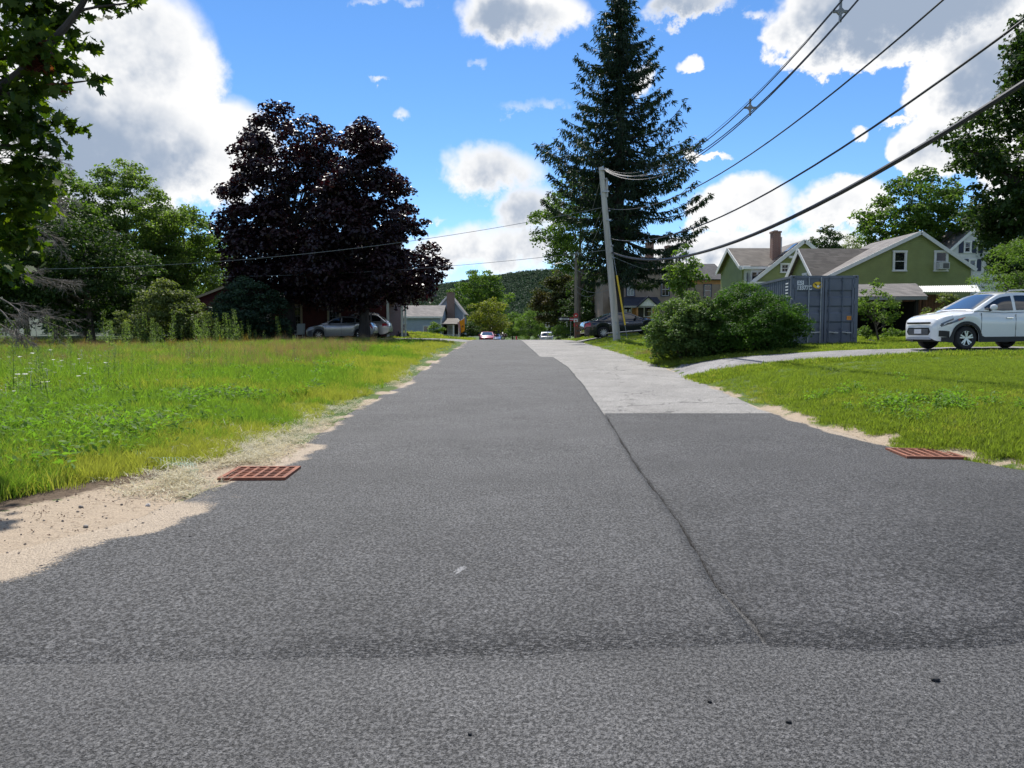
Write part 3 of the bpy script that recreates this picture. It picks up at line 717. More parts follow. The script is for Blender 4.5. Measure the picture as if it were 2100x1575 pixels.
tree('large_maple', (24.6, 33.5, g(24.6, 33.5)), [(2.2, 2.8), (4, 4.4), (7, 5.0), (10.5, 4.3), (13.0, 2.8), (14.4, .5)], 'dark', 'tall dark maple at the right edge above the white car', n_clump=460, n_leaf=66000, leaf=.24, rad=.70, tr=.36, nl=26, seed=55, bark=BARK_D)
tree('locust_shrub', (18.6, 27.6, g(18.6, 27.6)), [(.3, 1.1), (1.1, 1.8), (2.4, 1.8), (3.4, 1.2), (4.0, .2)], 'light', 'bright green feathery shrub rising behind the white car', 'shrub', n_clump=150, n_leaf=18000, leaf=.12, rad=.40, tr=.05, nl=14, stems=5, seed=56, part='foliage', asp=.28)
tree('hedge_plant', on(1932, 35.5), [(.1, .7), (.6, 1.0), (1.2, .9), (1.9, .2)], 'pale', 'leafy shrub under the pale metal roof', 'shrub', n_clump=45, n_leaf=2400, leaf=.13, rad=.3, tr=.03, nl=8, stems=4, seed=57, part='foliage')
tree('round_tree', on(1690, 92), [(8, 1.3), (10, 2.2), (12, 1.8), (13.2, .3)], 'dark', 'round dark tree crown between the two green roofs', n_clump=45, n_leaf=3500, leaf=.30, rad=.7, seed=58)
tree('willow', on(1742, 98), [(8, 1.6), (10, 2.3), (12, 2.0), (13.4, .3)], 'pale', 'pale wispy tree left of the rounded green one', n_clump=40, n_leaf=2200, leaf=.30, rad=.7, seed=59, asp=.3, spread=.2)
tree('back_tree', on(2110, 62), [(4, 3), (7, 4.6), (10, 4.2), (12.5, .5)], 'dark', 'dark tree behind the white house at the right edge', n_clump=70, n_leaf=6000, leaf=.28, rad=.9, seed=60)
tree('back_tree', on(1480, 130), [(3, 3.4), (7, 5.2), (10, 4.0), (11.6, .5)], 'dark', 'dark tree line crown behind the taupe house', n_clump=60, n_leaf=4500, leaf=.36, rad=1.1, seed=61)

# --- tall spruce: trunk, whorls of boughs with hanging twigs
def spruce(loc, H, label):
    root = empty('spruce_tree', loc, 0, label, 'tree')
    MB().tube([(0, 0, -.3), (0, 0, .1), (0, 0, 2), (.05, 0, 8), (0, 0, 14), (.05, 0, 19), (0, 0, H)], [.62, .5, .42, .34, .22, .12, .02], 12).build('trunk', BARK_D, root, smooth=True)
    br = MB(); C = []; T = []; rnd = random.Random(8)
    z = 4.4
    def prof(z): return np.interp(z, [3, 5, 8.5, 11.5, 13.2, 15, 17, 19, 21, 22.4, H], [3.4, 4.8, 5.8, 6.0, 5.2, 4.2, 3.4, 2.6, 1.7, .8, .1])
    while z < H - .25:
        nb = rnd.randint(7, 9) if z < 14 else rnd.randint(6, 8)
        a0 = rnd.uniform(0, 6.28)
        for k in range(nb):
            a = a0 + 2 * PI * k / nb + rnd.uniform(-.3, .3)
            L = float(prof(z)) * rnd.uniform(.62, 1.12)
            if rnd.random() < .16: L *= .55
            if z < 8.2 and math.cos(a) < -.15: L *= .55
            ri = rnd.uniform(-.05, .20) if z > 8 else rnd.uniform(-.28, .02)
            zz = z + rnd.uniform(-.2, .2)
            pts = []
            for t in np.linspace(0, 1, 7):
                droop = -.16 * L * math.sin(t * PI * .75) + (.20 * L) * t ** 3
                pts.append(Vector((math.cos(a) * L * t, math.sin(a) * L * t, zz + ri * L * t + droop)))
            r0 = .035 + .010 * L
            br.tube(pts, [r0, r0 * .8, r0 * .6, r0 * .45, r0 * .33, r0 * .2, r0 * .08], 5)
            n = int((12 if z < 12 else 9) * L) + 4
            for j in range(n):
                t = 1 - .93 * rnd.random() ** 1.15
                i = min(5, int(t * 6)); f = t * 6 - i
                p = pts[i].lerp(pts[i + 1], f)
                side = Vector((-math.sin(a), math.cos(a), 0)) * rnd.uniform(-1, 1) * (.18 + .16 * L * (1 - t * .55)) * .8
                p = p + side + Vector((0, 0, -.06 * abs(side.length)))
                for _ in range(5):
                    d = Vector((math.cos(a) * .35 + rnd.uniform(-.5, .5), math.sin(a) * .35 + rnd.uniform(-.5, .5), rnd.uniform(-1.35, .12)))
                    C.append(p + Vector((rnd.uniform(-.1, .1), rnd.uniform(-.1, .1), rnd.uniform(-.06, .06)))); T.append(d.normalized())
        z += .36 + .34 * (1 - z / H) * rnd.uniform(.7, 1.3)
    br.build('boughs', BARK_D, root, smooth=True)
    C = np.array(C); T = np.array(T); n = len(C)
    w = np.cross(T, unit(n)); w /= np.linalg.norm(w, axis=1)[:, None]
    L = rng.uniform(.22, .50, n)[:, None]; wd = rng.uniform(.030, .054, n)[:, None]
    V = np.stack([C - w * wd * .6, C + T * L * .55 - w * wd, C + T * L, C + T * L * .55 + w * wd], 1).reshape(-1, 3)
    link('needles', np_mesh('needles', V, np.arange(4 * n).reshape(-1, 4)), LEAF['spruce'], root)
    return root
spruce(on(1266, 54), 23.6, 'very tall dark spruce beside the leaning utility pole')

# --- pine with dead boughs at the far left
def dead_bough(mb, p0, d, L, rnd, r=.03, lev=0):
    d = d.normalized(); pts = [p0]; p = p0.copy(); k = 6
    for i in range(k):
        d = (d + Vector((rnd.uniform(-.16, .16), rnd.uniform(-.16, .16), rnd.uniform(-.16, .08)))).normalized()
        p = p + d * (L / k); pts.append(p.copy())
        if lev < 3 and i > 0:
            for _ in range(2):
                nd = (d + Vector((rnd.uniform(-.8, .8), rnd.uniform(-.8, .8), rnd.uniform(-.6, .6)))).normalized()
                dead_bough(mb, p.copy(), nd, L * rnd.uniform(.26, .5), rnd, r * .5, lev + 1)
    mb.tube(pts, [max(.003, r * (1 - .8 * i / k)) for i in range(k + 1)], 4 if lev else 6, cap=False)
rnd = random.Random(4)
pl = on(-16, 30)
pine = empty('dying_pine', pl, 0, 'half dead pine with bare grey twigs at the left edge', 'tree')
MB().tube([(0, 0, -.2), (.05, 0, 2), (0, .1, 5), (.1, 0, 9.2)], [.17, .14, .11, .04], 9).build('trunk', BARK, pine, smooth=True)
db = MB()
for zz, a, L, dz in ((2.5, .1, 2.6, -.25), (2.1, -.5, 1.9, -.35), (3.3, .5, 2.2, .05), (5.0, .2, 2.2, .1), (7.6, -.1, 2.9, .12), (6.9, .1, 2.9, -.05), (8.3, .2, 2.3, .2), (1.5, .9, 1.5, -.4), (3.9, 2.6, 2.0, 0), (6.0, 3.6, 2.4, .1)):
    dead_bough(db, Vector((0, 0, zz)), Vector((math.cos(a), math.sin(a) * .6, dz)), L, rnd, .035)
db.build('dead_boughs', BARK_DEAD, pine, fix=False)
c, rc = sample_env([(7.5, .8), (9, 1.3), (10.5, .9), (11.2, .1)], 26, .5)
pos, nr = clump_leaves(c, rc, 2200); V, F = leaf_quads(pos, nr, .25, .18)
link('needles', np_mesh('needles', V, F), LEAF['blue'], pine)

# --- maple whose boughs hang into the picture at the upper left
mr = empty('overhanging_maple', (-11.2, 11.2, g(-11.2, 11.2)), 0, 'green maple whose leafy boughs hang in at the upper left', 'tree')
ML = Vector(mr.location)
hang = [(45, 30, .55), (120, 25, .45), (215, 5, .32), (270, 5, .22), (60, 110, .55), (20, 200, .6), (110, 60, .3), (150, 95, .22), (140, 145, .34), (190, 100, .17), (195, 165, .16), (95, 150, .34), (120, 190, .2),
        (60, 190, .4), (30, 280, .55), (75, 250, .42), (140, 262, .24), (155, 270, .14), (90, 310, .30), (30, 360, .55), (80, 345, .22), (20, 440, .6), (60, 420, .4), (95, 370, .2), (90, 400, .28), (30, 510, .42), (10, 560, .35), (55, 480, .3), (100, 120, .3), (75, 80, .4),
        (-40, 100, .8), (-60, 250, .9), (-80, 400, .9), (-50, 520, .7), (-30, -60, .8), (80, -60, .7), (180, -70, .5), (250, -60, .4)]
cc = []; rr = []
for px, py, r_ in hang:
    p = at(px, py, rnd.uniform(9.6, 11.2)) - ML; cc.append(p); rr.append(r_ * 1.0)
c2, rc2 = sample_env([(2.2, 2.2), (3.5, 3.9), (5.5, 4.3), (8, 3.4), (10, .6)], 120, .6, seed=4)
keep = c2[:, 0] + ML.x < -.70 * (c2[:, 1] + ML.y) + .0
c2, rc2 = c2[keep], rc2[keep]
cA = np.array([tuple(v) for v in cc]); rA = np.array(rr)
posA, nA = clump_leaves(cA, rA, 3600, up=.6, spread=.15); posB, nB = clump_leaves(c2, rc2, 6500, spread=.3)
V, F = maple_leaves(np.concatenate([posA, posB]), np.concatenate([nA, nB]), .165)
LEAF['maple'] = leaf_mat('maple_leaf', (.030, .064, .012), (.095, .130, .018), .46, .36, (.018, .038, .012), vscale=.9, tcol=(2.1, 2.2, .45))
link('crown', np_mesh('crown', V, F), LEAF['maple'], mr)
tw = MB()
tw.tube([(0, 0, -.3), (0, 0, .3), (.1, 0, 2), (.2, 0, 4), (.1, .1, 6.5), (0, 0, 9)], [.42, .34, .28, .22, .13, .03], 10)
for (a, b_) in (((-60, 420), (110, 400)), ((-70, 330), (90, 300)), ((-80, 230), (185, 165)), ((-60, 520), (60, 500)), ((-90, 120), (130, 150))):
    p0 = at(a[0], a[1], 10.8) - ML; p1 = at(b_[0], b_[1], 10.3) - ML
    tw.tube([(.1, 0, max(1.6, p0.z * .7)), p0, p0.lerp(p1, .5) + Vector((0, 0, .1)), p1], [.09, .05, .03, .008], 6)
p = [at(a, b_, 10.2) - ML for a, b_ in ((-60, 230), (40, 150), (95, 95), (135, 55), (165, 15), (190, -30))]
tw.tube([(.1, 0, 3.0)] + p, [.11, .075, .055, .05, .045, .038, .03], 8)
p = [at(a, b_, 10.2) - ML for a, b_ in ((160, 22), (200, 14), (250, 8), (280, 2))]
tw.tube(p, [.02, .016, .012, .006], 5)
tw.build('trunk', BARK_D, mr, smooth=True)
wl = np.array([tuple(at(px, py, 10.1) - ML) for px, py in ((78, 90), (88, 118), (75, 140), (70, 150), (125, 185))])
pos, nr = clump_leaves(wl, np.array([.14, .16, .2, .14, .12]), 95, spread=.1); V, F = maple_leaves(pos, nr, .13)
link('withered_leaves', np_mesh('withered_leaves', V, F), LEAF['red'], mr)

# --- wooded hill behind the town
hx = np.linspace(-1500, 1800, 120); hy = np.linspace(420, 2000, 50)
HX, HY = np.meshgrid(hx, hy)
def hillz(x, y):
    r = np.interp(x, [-1500, -700, -300, -110, 10, 80, 250, 700, 1800], [60, 60, 62, 66, 84, 88, 80, 75, 70])
    return -4 + 1.18 * r * sstep(560, 1400, y) * (1 - .35 * sstep(1450, 2000, y)) + 6 * (fbm(x * .006, y * .006, 3) - .5)
HZ = hillz(HX, HY)
V = np.stack([HX.ravel(), HY.ravel(), HZ.ravel()], 1); nx = len(hx)
i = np.arange(nx - 1)[None, :] + nx * np.arange(len(hy) - 1)[:, None]
tag(link('hill', np_mesh('hill', V, np.stack([i, i + 1, i + nx + 1, i + nx], -1).reshape(-1, 4), True), M('hill_floor', (.02, .04, .018), .9, var=.3, vscale=.02)), kind='structure')
# ------------------------------------------------------------------ houses
def shingles(name, c1, c2, row=.15):
    m, nt, p, out = new_mat(name)
    v = coords(nt); sep = nt.n.new('ShaderNodeSeparateXYZ'); nt.link(v, sep.inputs[0])
    zr = nt.math('MULTIPLY', sep.outputs[2], 1 / (row * .62))
    fr = nt.math('FRACT', zr); rowi = nt.math('FLOOR', zr)
    cb = nt.n.new('ShaderNodeCombineXYZ')
    xs = nt.math('ADD', nt.math('MULTIPLY', nt.math('ADD', sep.outputs[0], sep.outputs[1]), 3.3), nt.math('MULTIPLY', rowi, .37))
    nt.link(nt.math('FLOOR', xs), cb.inputs[0]); nt.link(rowi, cb.inputs[1])
    wn = nt.n.new('ShaderNodeTexWhiteNoise'); nt.link(cb.outputs[0], wn.inputs['Vector'])
    col = nt.mix(wn.outputs['Value'], c1, c2)
    col = nt.mix(nt.math('MULTIPLY', nt.ramp(nt.noise(v, .8, 3), .35, .7), .35), col, tuple(c * .7 for c in c1))
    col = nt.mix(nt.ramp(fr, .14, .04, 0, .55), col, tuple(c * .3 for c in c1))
    nt.link(col, p.inputs['Base Color']); p.inputs['Roughness'].default_value = .9
    nt.link(nt.bump(nt.math('ADD', fr, nt.noise(v, 60, 3)), .5, .02), p.inputs['Normal'])
    return m
def bricks(name, c1, c2):
    m, nt, p, out = new_mat(name)
    v = coords(nt); sep = nt.n.new('ShaderNodeSeparateXYZ'); nt.link(v, sep.inputs[0])
    cb = nt.n.new('ShaderNodeCombineXYZ'); nt.link(nt.math('ADD', sep.outputs[0], sep.outputs[1]), cb.inputs[0]); nt.link(sep.outputs[2], cb.inputs[1])
    b = nt.n.new('ShaderNodeTexBrick'); nt.link(cb.outputs[0], b.inputs['Vector'])
    b.inputs['Color1'].default_value = (*c1, 1); b.inputs['Color2'].default_value = (*c2, 1); b.inputs['Mortar'].default_value = (.33, .29, .25, 1)
    b.inputs['Scale'].default_value = 1; b.inputs['Brick Width'].default_value = .22; b.inputs['Row Height'].default_value = .075; b.inputs['Mortar Size'].default_value = .012
    nt.link(b.outputs['Color'], p.inputs['Base Color']); p.inputs['Roughness'].default_value = .9
    nt.link(nt.bump(b.outputs['Fac'], -.6, .01), p.inputs['Normal'])
    return m
ROOF_GREY = shingles('grey_shingles', (.135, .125, .120), (.23, .21, .20))
ROOF_BRN = shingles('brown_shingles', (.105, .092, .080), (.175, .155, .135))
ROOF_DK = shingles('dark_shingles', (.045, .045, .050), (.085, .083, .090))
ROOF_NAVY = shingles('navy_shingles', (.020, .026, .042), (.036, .044, .066))
BRICK = bricks('chimney_brick', (.20, .075, .050), (.27, .11, .075))
GREEN = M('green_siding', (.265, .300, .105), .6, var=.12, vscale=1.2)
TRIM = M('white_trim', (.76, .76, .74), .5, var=.08, vscale=2)
CREAM = M('cream_trim', (.50, .43, .30), .6, var=.1)
WHITE_SID = M('white_siding', (.68, .68, .67), .5, var=.06)
BLUE_SID = M('pale_blue_siding', (.33, .40, .46), .55, var=.08)
RED_SID = M('dark_red_siding', (.095, .018, .017), .65, var=.15)
TAUPE = M('taupe_stucco', (.30, .235, .19), .9, var=.15, vscale=1.5, bump=.3, bscale=60)
GLASS = M('window_glass', (.012, .014, .017), .04, spec=.8)
NAVY = M('navy_paint', (.02, .03, .075), .5)
WOODO = M('orange_wood', (.48, .23, .085), .6, var=.25, vscale=5)
WOODB = M('brown_boards', (.17, .075, .045), .7, var=.3, vscale=4)
CONC = M('foundation_concrete', (.30, .29, .27), .9, var=.2, bump=.3)
DARKW = M('dark_interior_boards', (.03, .026, .022), .9)
METAL_W = M('pale_metal_roof', (.62, .62, .58), .45, var=.1, vscale=.8)
AC = M('air_conditioner_plastic', (.55, .55, .53), .5)

def row_range(poly, z):
    xs = []
    n = len(poly)
    for i in range(n):
        (x0, z0), (x1, z1) = poly[i], poly[(i + 1) % n]
        if (z0 - z) * (z1 - z) <= 0 and abs(z1 - z0) > 1e-9:
            xs.append(x0 + (z - z0) / (z1 - z0) * (x1 - x0))
    return (min(xs), max(xs)) if len(xs) >= 2 else None

def siding(root, poly, step, mat, place_m=None, name='siding'):
    """lapped boards on a wall outline (x, z), facing -y; the boards are too narrow to pick apart"""
    mb = MB(); z0 = min(p[1] for p in poly); z1 = max(p[1] for p in poly); z = z0
    while z < z1 - .01:
        za, zb = z + .0005, min(z + step, z1) - .0005
        a, b = row_range(poly, za), row_range(poly, zb)
        if a and b:
            n0 = len(mb.v)
            mb.add([(a[0], -.030, za), (a[1], -.030, za), (b[1], -.012, zb), (b[0], -.012, zb), (a[0], 0, za), (a[1], 0, za), (b[1], 0, zb), (b[0], 0, zb)],
                   [(0, 1, 2, 3), (4, 5, 1, 0), (4, 0, 3, 7), (1, 5, 6, 2), (3, 2, 6, 7)])
        z += step
    if place_m is not None: mb.xf(place_m)
    o = mb.build(name, mat, root); tag(o, kind='stuff'); return o

def wallm(x, y, ang): return Matrix.Translation((x, y, 0)) @ Matrix.Rotation(ang, 4, 'Z')

def window(root, cx, z0, w, h, pm, trim=TRIM, tw=.10, mull=0, cross=0, ac=False, shutters=None, sashm=None, proud=.035, name='window', glass=None):
    """double-hung window in the wall frame pm (wall faces local -y)"""
    t = MB(); y = -proud
    t.box((cx - w / 2 + tw / 2, y, z0 + h / 2), (tw, .07, h)); t.box((cx + w / 2 - tw / 2, y, z0 + h / 2), (tw, .07, h))
    t.box((cx, y - .003, z0 + h - tw / 2), (w + .04, .08, tw)); t.box((cx, y - .006, z0 + tw * .35), (w + .06, .10, tw * .7))
    fr = t.xf(pm).build(name, trim, root)
    iw, z_a, z_b = w - 2 * tw, z0 + tw * .7, z0 + h - tw
    MB().box((cx, -.006, (z_a + z_b) / 2), (iw, .02, z_b - z_a)).xf(pm).build('pane', glass or GLASS, fr)
    s = MB(); st = .035
    s.box((cx, -.028, (z_a + z_b) / 2), (iw, .03, st))
    for q in (-1, 1): s.box((cx + q * (iw / 2 - st / 2), -.024, (z_a + z_b) / 2), (st, .022, z_b - z_a))
    s.box((cx, -.0245, z_b - st / 2), (iw - .01, .022, st)); s.box((cx, -.0245, z_a + st / 2), (iw - .01, .022, st))
    for k in range(mull): s.box((cx - iw / 2 + iw * (k + 1) / (mull + 1), -.022, (z_a + z_b) / 2), (.02, .014, z_b - z_a - .01))
    for k in range(cross): s.box((cx, -.0215, z_a + (z_b - z_a) * (k + 1) / (cross + 1)), (iw - .02, .013, .02))
    s.xf(pm).build('sash', sashm or trim, fr)
    if shutters is not None:
        for q in (-1, 1): MB().box((cx + q * (w / 2 + .20), -.03, z0 + h / 2), (.34, .05, h)).xf(pm).build('shutter', shutters, root)
    if ac:
        a = MB().box((cx, -.22, z0 + tw + .21), (iw - .02, .42, .40)).xf(pm).build('air_conditioner', AC, fr)
        MB().box((cx + .08, -.434, z0 + tw + .2), (iw * .55, .012, .28)).xf(pm).build('grille', M('ac_grille', (.12, .12, .12), .6), root)
    return fr

def slab(root, pts, th, mat, name='roof'):
    """roof slab: four (or three) top corners, thickness th downward along the normal"""
    p = [Vector(q) for q in pts]; n = (p[1] - p[0]).cross(p[2] - p[0]).normalized()
    if n.z < 0: n = -n
    b = [q - n * th for q in p]; k = len(p)
    return MB().add(p + b, [tuple(range(k)), tuple(reversed(range(k, 2 * k)))] + [(i, i + k, (i + 1) % k + k, (i + 1) % k) for i in range(k)]).build(name, mat, root)

def plank(root, a, b, w, h, mat, name='trim_board', up=(0, 0, 1)): return MB().bar(a, b, w, h, up).build(name, mat, root)

def gable(root, xl, zl, xa, za, xr, zr, y0, y1, wallmat, roofmat, step=.115, ov=.28, lap=True, base=0., trim=TRIM, rake=.20, front_y=None, th=.12):
    """gabled block, ridge along y from y0 (front) to y1; returns after adding walls, roof and rakes"""
    poly = [(xl, base), (xr, base), (xr, zr), (xa, za), (xl, zl)]
    core = MB().prism([(xl + .02, base - .4), (xr - .02, base - .4), (xr - .02, zr - .06), (xa, za - .08), (xl + .02, zl - .06)], 'y', y0 + .005, y1)
    core.build('wall', wallmat, root)
    if lap:
        siding(root, poly, step, wallmat, wallm(0, y0, 0))
        L = y1 - y0
        siding(root, [(0, base), (L, base), (L, zl), (0, zl)], step, wallmat, wallm(xl + .02, y1, -PI / 2))
        siding(root, [(0, base), (L, base), (L, zr), (0, zr)], step, wallmat, wallm(xr - .02, y0, PI / 2))
    sl = (za - zl) / (xa - xl); sr = (za - zr) / (xr - xa)
    e = ov
    A = (xa, y0 - e * .7, za + .10); B = (xa, y1 + e * .7, za + .10)
    slab(root, [(xl - e, y0 - e * .7, zl - e * sl + .10), A, B, (xl - e, y1 + e * .7, zl - e * sl + .10)], th, roofmat)
    slab(root, [(xr + e, y0 - e * .7, zr - e * sr + .10), (xr + e, y1 + e * .7, zr - e * sr + .10), B, A], th, roofmat)
    for (x0, z0) in ((xl - e, zl - e * sl), (xr + e, zr - e * sr)):
        plank(root, (x0, y0 - e * .7 - .022, z0 + .02), (xa, y0 - e * .7 - .022, za + .02), .04, rake, trim, 'rake_board')
    plank(root, (xl - .03, y0 - .02, base), (xl - .03, y0 - .02, zl), .13, .13, trim, 'corner_board', (1, 0, 0))
    plank(root, (xr + .03, y0 - .02, base), (xr + .03, y0 - .02, zr), .13, .13, trim, 'corner_board', (1, 0, 0))

def chimney(root, x, y, z0, z1, w, d, mat=BRICK, parent=None):
    c = MB().box((x, y, (z0 + z1) / 2), (w, d, z1 - z0)).build('chimney', mat, parent or root)
    MB().box((x, y, z1 + .05), (w + .10, d + .10, .12)).build('chimney_cap', mat, c)
    MB().box((x, y, z1 + .14), (w * .45, d * .45, .10)).build('flue', M('flue_clay', (.16, .08, .05), .8), c)

def rel(px, py, Y, root):
    return at(px, py, Y) - Vector(root.location)

# --- green house with the wide gable
h = empty('green_house', (22.2, 45, g(22, 45)), 0, 'green clapboard house with wide gable and two white windows', 'house')
z0 = h.location.z
L_, A_, R_ = rel(1660, 586, 45, h), rel(1887, 478, 45, h), rel(1992, 550, 45, h)
gable(h, L_.x, L_.z, A_.x, A_.z, R_.x, R_.z, 0, 6.0, GREEN, ROOF_GREY, ov=.22)
for px, ac in ((1843.5, False), (1928, True)):
    p = rel(px, 557, 45, h); window(h, p.x, p.z, .80, 1.20, wallm(0, -.03, 0), ac=ac)
p = rel(1990, 560, 45, h); MB().tube([(R_.x + .10, -.1, R_.z - .1), (R_.x + .06, -.09, R_.z - .4), (R_.x + .06, -.09, .2)], .045, 8).build('downspout', TRIM, h)
# its wing, ridge sideways
wz, wx = rel(1645, 513, 48.5, h), None
xl = rel(1645, 513, 48.5, h).x; xr = A_.x - .2; zr_ = rel(1645, 513, 48.5, h).z; ze = zr_ - 2.6
MB().prism([(.25, -.4), (6.75, -.4), (6.75, ze - .05), (3.5, zr_ - .1), (.25, ze - .05)], 'x', xl + .02, xr).build('wing_wall', GREEN, h)
siding(h, [(0, 0), (6.5, 0), (6.5, ze), (3.25, zr_), (0, ze)], .115, GREEN, wallm(xl + .02, 6.75, -PI / 2), 'wing_siding')
slab(h, [(xl - .25, .02, ze - .12), (xr, .02, ze - .12), (xr, 3.5, zr_ + .1), (xl - .25, 3.5, zr_ + .1)], .12, ROOF_BRN, 'wing_roof')
slab(h, [(xl - .25, 3.5, zr_ + .1), (xr, 3.5, zr_ + .1), (xr, 7.0, ze - .12), (xl - .25, 7.0, ze - .12)], .12, ROOF_BRN, 'wing_roof')
plank(h, (xl - .27, 3.5, zr_ + .0), (xl - .27, 7.02, ze - .22), .04, .34, TRIM, 'rake_board'); plank(h, (xl - .27, 3.5, zr_ + .0), (xl - .27, .0, ze - .22), .04, .20, TRIM, 'rake_board')
window(h, 3.9, ze - .35, .75, 1.5, wallm(xl, 6.75, -PI / 2), ac=True)
MB().cyl((A_.x - 3.2, 5.2, A_.z - 1.7), (A_.x - 3.2, 5.2, A_.z - .75), .05, n=8).build('vent_pipe', TRIM, h)

# --- second green house, further left, with brick chimney
h = empty('green_house', (20.5, 56, g(20.5, 56)), 0, 'green gabled house with brick chimney and white bay, left of the wide gable', 'house')
L_, A_ = rel(1548, 574, 56, h), rel(1648, 495, 56, h)
xr = 2 * A_.x - L_.x
gable(h, L_.x, L_.z, A_.x, A_.z, xr, L_.z, 0, 7.0, GREEN, ROOF_GREY, ov=.35, rake=.26)
p = rel(1609, 560, 56, h); window(h, p.x, p.z, .66, .70, wallm(0, -.03, 0), mull=1)
p = rel(1628, 528, 56, h); MB().box((p.x, -.2, p.z), (.9, .4, .16)).build('eave_return', TRIM, h)
p = rel(1555, 578, 56, h); MB().box((p.x + .3, -.3, p.z - .1), (2.2, .7, .14)).build('porch_hood', TRIM, h)
c0 = rel(1590.5, 478, 58, h); c1 = rel(1590.5, 530, 58, h); chimney(h, c0.x, 2.0, c1.z - .6, c0.z, .60, .60)
sl = (A_.z - L_.z) / (A_.x - L_.x)
for t0, t1 in ((.06, .30), (.36, .62), (.72, .92)):      # skylights on the near slope
    x0, x1 = L_.x + (A_.x - L_.x) * t0, L_.x + (A_.x - L_.x) * t1
    za_, zb_ = L_.z + sl * (x0 - L_.x) + .16, L_.z + sl * (x1 - L_.x) + .16
    slab(h, [(x0, .35, za_), (x1, .35, zb_), (x1, 1.25, zb_), (x0, 1.25, za_)], .06, M('skylight_glass', (.03, .035, .04), .08, spec=.9), 'skylight')
a = rel(1500, 511, 60, h); b = rel(1585, 511, 60, h); e = rel(1520, 543, 57, h)
ezz = e.z
MB().prism([(1.1, -.4), (6.9, -.4), (6.9, ezz), (4.0, a.z - .1), (1.1, ezz)], 'x', a.x + .02, L_.x + .6).build('wing_wall', GREEN, h)
siding(h, [(0, 0), (5.8, 0), (5.8, ezz), (2.9, a.z), (0, ezz)], .115, GREEN, wallm(a.x + .02, 6.9, -PI / 2), 'wing_siding')
siding(h, [(a.x, 0), (L_.x + .5, 0), (L_.x + .5, ezz), (a.x, ezz)], .115, GREEN, wallm(0, 1.1, 0), 'wing_siding')
slab(h, [(a.x - .3, .8, ezz - .1), (b.x + 1.5, .8, ezz - .1), (b.x + 1.5, 4.0, a.z + .08), (a.x - .3, 4.0, a.z + .08)], .12, ROOF_BRN, 'wing_roof')
slab(h, [(a.x - .3, 4.0, a.z + .08), (b.x + 1.5, 4.0, a.z + .08), (b.x + 1.5, 7.2, ezz - .1), (a.x - .3, 7.2, ezz - .1)], .12, ROOF_BRN, 'wing_roof')
plank(h, (a.x - .32, 4.0, a.z - .02), (a.x - .32, 7.22, ezz - .2), .04, .30, TRIM, 'rake_board'); plank(h, (a.x - .32, 4.0, a.z - .02), (a.x - .32, .78, ezz - .2), .04, .24, TRIM, 'rake_board')
plank(h, (a.x - .3, .78, ezz - .22), (L_.x - .1, .78, ezz - .22), .05, .26, TRIM, 'fascia')
bay = MB().prism([(a.x + .1, 1.1), (a.x + .45, .4), (a.x + 1.35, .4), (a.x + 1.7, 1.1)], 'z', 2.2, ezz - .35).build('bay_window', WHITE_SID, h)
for q in (.68, 1.12): MB().box((a.x + q, .385, ezz - 1.35), (.30, .03, 1.5)).build('pane', GLASS, bay)
MB().box((a.x + .27, .73, ezz - 1.35), (.03, .4, 1.5), (0, 0, R(-26))).build('pane', GLASS, bay)
MB().box((a.x + .9, .70, ezz - .28), (2.1, 1.0, .18)).build('bay_cornice', TRIM, h)
MB().tube([(A_.x - .9, 2, A_.z - .7), (A_.x - .9, 2, A_.z + .55)], .05, 8).build('vent_pipe', TRIM, h)

# --- white house at the right edge
h = empty('white_house', (36, 62, g(36, 62)), 0, 'white clapboard house with dark blue shutters behind the green house', 'house')
L_, A_, R_ = rel(1940, 520, 62, h), rel(2005, 462, 62, h), rel(2070, 520, 62, h)
gable(h, L_.x, L_.z, A_.x, A_.z, R_.x, R_.z, 0, 8, WHITE_SID, ROOF_GREY, ov=.3)
for px, py in ((1983, 519), (2023, 519), (1993, 556), (2040, 556)):
    p = rel(px, py, 62, h); window(h, p.x, p.z, .62, .95, wallm(0, -.03, 0), shutters=NAVY)

# --- open shed with grey roof, and the lean-to with the pale metal roof
h = empty('open_shed', (18.2, 38.5, g(18.2, 38.5)), 0, 'open dark shed with grey shingled roof below the green gable', 'shed')
a, b, c, d = rel(1735, 608, 37.5, h), rel(1901, 607, 37.5, h), rel(1878, 581, 39.5, h), rel(1760, 583, 39.5, h)
slab(h, [a, b, c, d], .10, ROOF_GREY); slab(h, [b, (b.x, 4.0, b.z), c], .10, ROOF_GREY, 'roof'); slab(h, [a, d, (a.x, 4.0, a.z)], .10, ROOF_GREY, 'roof')
slab(h, [d, c, (b.x, 4.0, b.z), (a.x, 4.0, a.z)], .10, ROOF_GREY, 'roof')
MB().box(((a.x + b.x) / 2, 3.6, b.z / 2 - .1), (b.x - a.x - .3, .08, b.z - .2)).build('back_wall', DARKW, h)
for x in (a.x + .2, b.x - .2): MB().box((x, 1.6, b.z / 2 - .1), (.06, 3.8, b.z - .25)).build('side_wall', DARKW, h)
for x in (a.x + .25, (a.x + b.x) / 2, b.x - .35): MB().box((x, -.75, b.z / 2 - .1), (.12, .12, b.z - .1)).build('post', DARKW, h)
plank(h, (a.x, -1.02, a.z - .10), (b.x, -1.02, b.z - .10), .04, .16, M('grey_fascia', (.30, .30, .29), .7), 'fascia')
h = empty('lean_to', (22.0, 39, g(22, 39)), 0, 'lean-to with pale corrugated metal roof behind the white car', 'shed')
a, b, c, d = rel(1893, 599, 38.0, h), rel(2012, 599, 38.0, h), rel(2004, 585, 40.5, h), rel(1884, 587, 40.5, h)
mb = MB(); N_ = 56; top = []
